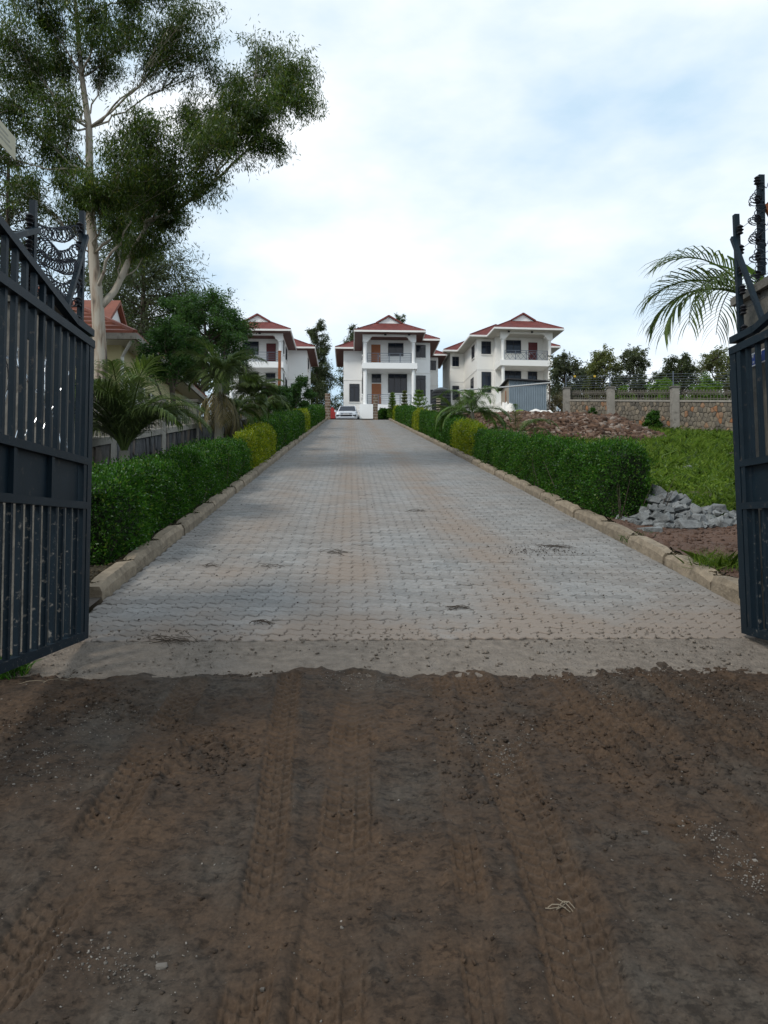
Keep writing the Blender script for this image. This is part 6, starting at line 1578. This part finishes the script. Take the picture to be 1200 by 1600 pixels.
def pile_h(x, y):
    # heap with a tail away from the hedge
    d1 = math.hypot((x - (hc.x + 0.06)) / 0.62, (y - (hc.y + 0.6)) / 0.58); d2 = math.hypot((x - (hc.x + 0.55)) / 0.50, (y - (hc.y + 0.55)) / 0.42)
    return max(0, 0.40 * (1 - d1), 0.20 * (1 - d2))
kk = 0
for tries in range(9000):
    if kk >= 260: break
    x = hc.x + random.uniform(-0.6, 1.1); y = hc.y + random.uniform(-0.1, 1.2); hh = pile_h(x, y)
    if hh <= 0.015: continue
    s_ = random.choice((random.uniform(0.07, 0.12), random.uniform(0.11, 0.21), random.uniform(0.11, 0.19)))
    z = max(0.02, hh - random.uniform(0, 0.12)) if random.random() < 0.8 else random.uniform(0.02, hh)
    if any((x - a) ** 2 + (y - b) ** 2 + (z - c) ** 2 < (0.33 * (s_ + d)) ** 2 for a, b, c, d in placed): continue
    placed.append((x, y, z, s_))
    o = bpy.data.objects.new('quarry_stone', rocks[kk % 10]); kk += 1; col.objects.link(o)
    o.location = (x, y, SLOPE * y + 0.11 + z); o.scale = (s_ * 1.1,) * 3; o.rotation_euler = (random.uniform(-0.6, 0.6), random.uniform(-0.6, 0.6), random.uniform(0, 6.28))
    tag(o, 'angular grey quarry stone in the heap beside the hedge end', 'stone', 'stones of the quarry heap')
for (u, v, s) in ((1015, 845, 0.2), (1075, 742, 0.28), (1052, 750, 0.2), (1005, 834, 0.17)):
    p = on_ground(u, v); o = bpy.data.objects.new('loose_stone', rocks[kk % 10]); kk += 1; col.objects.link(o); o.location = (p.x, p.y, p.z + 0.10); o.scale = (s,) * 3
    tag(o, 'loose stone lying in the weeds near the quarry heap', 'stone', 'loose stones in the weeds')

# ------------------------------------------------------------------ grass and weeds
def blades(x, y, h, w_, name, mat, label, zoff=0.05, parent=None, lean=0.5, cat='grass'):
    n = len(x); P = np.stack([x, y, SLOPE * np.minimum(y, CREST) + zoff], 1); D = rng.normal(size=(n, 3)) * lean; D[:, 2] = 1.0; D = unit(D)
    S = unit(np.cross(D, rng.normal(size=(n, 3)))); h = np.broadcast_to(h, (n,))[:, None]; w_ = np.broadcast_to(w_, (n,))[:, None]
    C = rng.normal(size=(n, 3)) * 0.35; C[:, 2] = -0.1; mid = P + D * h * 0.55; tip = P + D * h + C * h
    V = np.stack([P - S * w_ / 2, P + S * w_ / 2, mid + S * w_ * 0.45, tip, mid - S * w_ * 0.45], 1).reshape(-1, 3)
    F = np.arange(5 * n).reshape(n, 5)
    o = npmesh(name, V, F, M[mat], parent)
    return tag(o, label, cat, kind='stuff')
n = 90000
y = 7.0 + 31 * rng.random(n) ** 1.35; x = 3.5 + (0.20 + 0.36 * rng.random(n)) * 0 + rng.random(n) * (0.62 * y - 1.5)
den = fbm(x * 0.8, y * 0.8, 4, 13)
ok = (x > 4.15 + 0.02 * y) & (y > 8.0) & (x < 18.5) & (den > 0.30) & (mound(x, y) < 0.12) & ~((y < 10.4) & (x < hc.x + 2.6) & (y < 10.2)) & (rng.random(n) < np.clip((den - 0.25) * 4, 0.15, 1))
x, y, den = x[ok], y[ok], den[ok]
hgt = (0.10 + 0.14 * den + 0.005 * y) * rng.uniform(0.6, 1.5, len(x))
blades(x, y, hgt, 0.012 + 0.0011 * y, 'grass', 'grass', 'bright green weeds and grass covering the plot before the stone wall', 0.05, None, 0.6)
# broad small weed leaves among it
m_ = 60000; idx = rng.integers(0, len(x), m_); P = np.stack([x[idx] + rng.normal(size=m_) * 0.08, y[idx] + rng.normal(size=m_) * 0.08, SLOPE * y[idx] + 0.07 + 0.13 * rng.random(m_)], 1)
o = leafmesh(P, rng.normal(size=(m_, 3)) + np.array([0, 0, 0.5]), (0.028 + 0.0022 * y[idx]), (0.018 + 0.0013 * y[idx]), 'weeds', M['grass'], None); tag(o, 'low leafy weeds mixed through the green plot', 'weeds', kind='stuff')
# tufts by the kerb and the foot of the left hedge
for (u, v, n, r_, hh, lab, mt) in ((1128, 905, 900, 0.24, 0.24, 'wispy grass tuft behind the kerb by the open gate', 'grass'), (1092, 830, 350, 0.2, 0.22, 'green weeds growing through the tail of the stone heap', 'grass'), (1000, 850, 300, 0.22, 0.12, 'low weeds between kerb and stone heap', 'hedge'), (12, 1060, 260, 0.12, 0.12, 'small weed sprouting at the foot of the gate leaf', 'hedge')):
    p = on_ground(u, v); a = rng.random(n) * 6.283; q = np.sqrt(rng.random(n)) * r_
    root = empty('grass_tuft', (p.x, p.y, p.z), lab, 'grass'); 
    o = blades(p.x + np.cos(a) * q, p.y + np.sin(a) * q, hh * rng.uniform(0.5, 1.3, n), 0.007, 'blades', mt, None, 0.03, None, 0.6, None)
    o.parent = root; o.location = -root.location; del o['kind']
n = 7000; x = -2.15 - 1.35 * rng.random(n); y = 5.6 + 2.6 * rng.random(n); ok = fbm(x * 2, y * 2, 3, 77) > 0.42; x, y = x[ok], y[ok]; m_ = len(x)
P = np.stack([x, y, SLOPE * y + 0.06 + 0.22 * rng.random(m_) * fbm(x * 2, y * 2, 2, 78)], 1)
o = leafmesh(P, rng.normal(size=(m_, 3)) + np.array([0, 0, 0.6]), 0.04, 0.022, 'ground_cover', M['hedge'], None); tag(o, 'low dark ground cover in the bed before the hedge', 'ground cover', kind='stuff')

# ------------------------------------------------------------------ litter, twigs, gravel on the ground
def soil_z(x, y):
    x = np.asarray(x, float); y = np.asarray(y, float)
    r_i = np.clip(np.round(np.interp(y, rows, np.arange(len(rows)))).astype(int), 0, len(rows) - 1)
    s_ = (x - 0.12) / (np.maximum(y, 1.2) * 0.56 + 0.75)
    c_i = np.clip(np.round((s_ + 1) / 2 * (ncol - 1)).astype(int), 0, ncol - 1)
    return np.maximum(zd[r_i, c_i], np.where(y > 4.5, SLOPE * y + 0.004, -9))
n = 15000; y = 1.5 + 3.05 * rng.random(n); x = (rng.random(n) - 0.5) * 1.25 * y + 0.04 * y
ok = rng.random(n) < np.clip((fbm(x * 1.7 + 4, y * 1.7, 4, 31) - 0.40) * 5, 0.08, 1); x, y = x[ok], y[ok]; n = len(x)
CR = (np.stack([x, y, soil_z(x, y) + 0.001], 1), 0.003 + 0.011 * rng.random(n) ** 3.5)
n = 5200; P = []
streaks = [((100, 1120), (40, 1240), 60, 500), ((830, 1130), (780, 1220), 12, 240), ((1030, 1050), (860, 1060), 30, 500), ((1200, 1110), (1040, 1060), 40, 400), ((1100, 1290), (1190, 1400), 22, 300), ((930, 1075), (960, 1110), 10, 160), ((730, 1140), (780, 1190), 16, 160), ((510, 1062), (620, 1075), 18, 220), ((60, 1140), (220, 1110), 40, 260), ((150, 1500), (200, 1530), 50, 160)]
for (a, b, sp, m_) in streaks:
    for i in range(m_):
        t = random.random(); u = a[0] + (b[0] - a[0]) * t + random.gauss(0, sp); v = a[1] + (b[1] - a[1]) * t + random.gauss(0, sp * 0.35); p = on_ground(u, v); P.append((p.x, p.y, p.z + 0.006))
for i in range(600):
    u = random.uniform(-50, 1250); v = random.uniform(1060, 1600); p = on_ground(u, v); P.append((p.x, p.y, p.z + 0.005))
P = np.array(P); P[:, 2] = soil_z(P[:, 0], P[:, 1]) + 0.001; S = 0.002 + 0.006 * rng.random(len(P)) ** 3.5
o = chunks(P, S, 'gravel', 'grain', None, 0.7); tag(o, 'pale gravel bits strewn over the dark soil', 'gravel', kind='stuff')
# darker clods on the rough patches
n = 2600; u = rng.random(n) * 1300 - 50; v = 1065 + 540 * rng.random(n); P = np.array([tuple(on_ground(a, b)) for a, b in zip(u, v)]); ok = fbm(P[:, 0] * 1.7 + 4, P[:, 1] * 1.7, 4, 31) > 0.52; P = P[ok]; P[:, 2] = soil_z(P[:, 0], P[:, 1]) + 0.003
P = np.concatenate([P, CR[0]])
o = chunks(P, np.concatenate([0.008 + 0.014 * rng.random(len(P) - len(CR[1])) ** 3, CR[1]]), 'clods', 'dirt', None, 0.7); tag(o, 'crumbled soil clods on the rough patches of the track', 'soil clods', kind='stuff')
# countable pale stones
pebm = [rocks[q].copy() for q in range(4)]
for q in pebm: q.materials.clear(); q.materials.append(M['grain'])
for i, (u, v, s) in enumerate(((25, 1240, 0.035), (218, 1342, 0.03), (253, 1516, 0.035), (410, 1552, 0.02), (1007, 1305, 0.025), (1180, 1350, 0.025), (1082, 1182, 0.02))):
    p = on_ground(u, v); o = bpy.data.objects.new('pebble', pebm[i % 4]); col.objects.link(o); o.location = (p.x, p.y, p.z + 0.010); o.scale = (s * 0.75,) * 3; tag(o, 'single pale pebble lying on the dark soil', 'pebble', 'pebbles on the soil')
def twig_thing(u, v, L_, n, mat, label, seed, zo=0.014, spread=0.5):
    r_ = random.Random(seed); p = on_ground(u, v); root = empty('twig', (p.x, p.y, p.z), label, 'twig'); mb = MB(); a0 = r_.uniform(-0.6, 0.6)
    for k in range(n):
        a = a0 + r_.gauss(0, spread); s = Vector((p.x + r_.gauss(0, L_ * 0.18), p.y + r_.gauss(0, L_ * 0.12), 0)); pts = []
        for i in range(5):
            q = s + Vector((math.cos(a), math.sin(a), 0)) * L_ * (i / 4 - 0.5) * r_.uniform(0.7, 1); q.z = SLOPE * q.y + zo + 0.012 * (k % 3) * math.sin(i); pts.append(q); a += r_.gauss(0, 0.12)
        mb.tube(pts, 0.0018, 4)
    mb.build('stalks', M[mat], root, root.location)
twig_thing(880, 1428, 0.085, 5, 'twig', 'small pale dry twig on the dark soil track', 1, 0.02)
twig_thing(90, 1075, 0.22, 3, 'twig', 'pale stalks lying at the corner of the apron', 2, 0.02)
twig_thing(528, 865, 0.24, 9, 'darktwig', 'dark dry sprig lying on the middle of the pavers', 3)
twig_thing(418, 887, 0.2, 6, 'darktwig', 'thin dry sprig on the pavers near the hedge kerb', 4)
twig_thing(332, 886, 0.18, 6, 'darktwig', 'small dry sprig on the pavers below the hedge end', 5)
twig_thing(722, 953, 0.22, 9, 'darktwig', 'dry frond scrap on the pavers by the dusty tyre line', 6)
twig_thing(415, 975, 0.16, 9, 'darktwig', 'dry leaf scraps on the pavers near the apron', 7)
twig_thing(262, 1003, 0.3, 12, 'darktwig', 'flattened dry frond along the apron edge', 8)
twig_thing(868, 856, 0.36, 10, 'darktwig', 'brush of dry twigs on the pavers near the quarry heap', 9)
twig_thing(650, 800, 0.3, 6, 'darktwig', 'faint dry sprig farther up the pavers', 10)
# leaf crumbs and swept soil over the pavers
n = 800; y = 5.2 + 22 * rng.random(n) ** 1.8; x = XL0 + 0.05 + (XR0 - XL0 - 0.1) * rng.random(n); P = np.stack([x, y, SLOPE * y + 0.012], 1)
o = chunks(P, 0.004 + 0.008 * rng.random(n) ** 2, 'leaf_crumbs', 'darktwig', None, 0.4); tag(o, 'dark leaf crumbs scattered over the pavers', 'leaf litter', kind='stuff')
p = on_ground(845, 862); n = 260; a = rng.normal(size=(n, 2)); x = p.x + a[:, 0] * 0.22; y = p.y + a[:, 1] * 0.16
o = chunks(np.stack([x, y, SLOPE * y + 0.013], 1), 0.005 + 0.009 * rng.random(n) ** 2, 'swept_litter', 'darktwig', None, 0.4); tag(o, 'swept patch of dry litter on the pavers by the hedge', 'leaf litter', kind='stuff')
# blue wrapper by the displaced kerb stone
p = on_ground(143, 948); root = empty('wrapper', (p.x - 0.05, p.y + 0.25, p.z + 0.1), 'crumpled blue wrapper beside the displaced kerb stone', 'litter'); q = root.location
mb = MB(); vs_ = []
for i in range(6):
    for j in range(4): vs_.append((q.x - 0.05 + 0.02 * i, q.y + 0.018 * j, q.z + 0.02 + 0.018 * math.sin(i * 1.9 + j * 2.3)))
mb.add(vs_, [(i * 4 + j, (i + 1) * 4 + j, (i + 1) * 4 + j + 1, i * 4 + j + 1) for i in range(5) for j in range(3)]); mb.build('film', M['litter'], root, q)

n = 1300; x = -2.0 + 4.8 * rng.random(n); y = 4.4 + 0.95 * rng.random(n) ** 0.8; ok = fbm(x * 3, y * 3, 4, 99) > 0.46; x, y = x[ok], y[ok]; n = len(x)
o = chunks(np.stack([x, y, SLOPE * y + 0.010], 1), 0.005 + 0.014 * rng.random(n) ** 3, 'apron_crumbs', 'apron', None, 0.5); tag(o, 'crumbs of dry soil scattered over the concrete apron', 'soil crumbs', kind='stuff')

# broken soil in the strip between kerb and stone heap, and in the bed inside the gate
gx, gy = np.meshgrid(np.linspace(3.21, 7.2, 200), np.linspace(5.5, 10.3, 240))
rim_ = np.clip(np.minimum.reduce([(7.2 - gx) / 0.6, (10.3 - gy) / 0.6, (gy - 5.5) / 0.2 + 0.2]), 0, 1)
gz = SLOPE * gy + 0.02 + 0.10 * rim_ + (fbm(gx * 2.2, gy * 7, 5, 101, 0.6) - 0.5) * 0.09 * rim_ + (fbm(gx * 18, gy * 24, 3, 103, 0.6) - 0.5) * 0.025
ii = np.arange(gx.size).reshape(gx.shape); F = np.stack([ii[:-1, :-1], ii[:-1, 1:], ii[1:, 1:], ii[1:, :-1]], -1).reshape(-1, 4)
tag(npmesh('soil_strip', np.stack([gx, gy, gz], -1).reshape(-1, 3), F, M['redsoil'], smooth=True), kind='structure')
n = 5000; x = 3.25 + 3.2 * rng.random(n); y = 5.6 + 4.2 * rng.random(n)
o = chunks(np.stack([x, y, SLOPE * y + 0.12 + (fbm(x * 2.2, y * 7, 5, 101, 0.6) - 0.5) * 0.09], 1), 0.010 + 0.04 * rng.random(n) ** 3, 'broken_soil', 'redsoil', None, 0.6); tag(o, 'broken brown soil between the kerb and the stone heap', 'soil', kind='stuff')
n = 3000; x = -2.15 - 1.35 * rng.random(n); y = 5.4 + 2.6 * rng.random(n)
o = chunks(np.stack([x, y, SLOPE * y + 0.06], 1), 0.010 + 0.035 * rng.random(n) ** 3, 'bed_crumbs', 'bed', None, 0.6); tag(o, 'dark soil crumbs in the bed inside the gate', 'soil', kind='stuff')

# dark leaf litter added between hedges and kerbs to stand in for contact shadow
for (x0, x1, ya, yb, lab) in ((-2.14, -2.0, 6.2, 40, 'dark leaf litter added as contact shade along the kerb of the palm side'), (3.10, 3.22, 5.6, 40, 'dark leaf litter added as contact shade along the kerb of the stone heap side')):
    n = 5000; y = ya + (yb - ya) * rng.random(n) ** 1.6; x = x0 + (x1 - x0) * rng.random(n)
    o = chunks(np.stack([x, y, SLOPE * y + 0.10 + 0.03 * rng.random(n)], 1), 0.012 + 0.02 * rng.random(n) ** 2, 'litter_contact_shade', 'littershade', None, 0.3); tag(o, lab, 'leaf litter', kind='stuff')
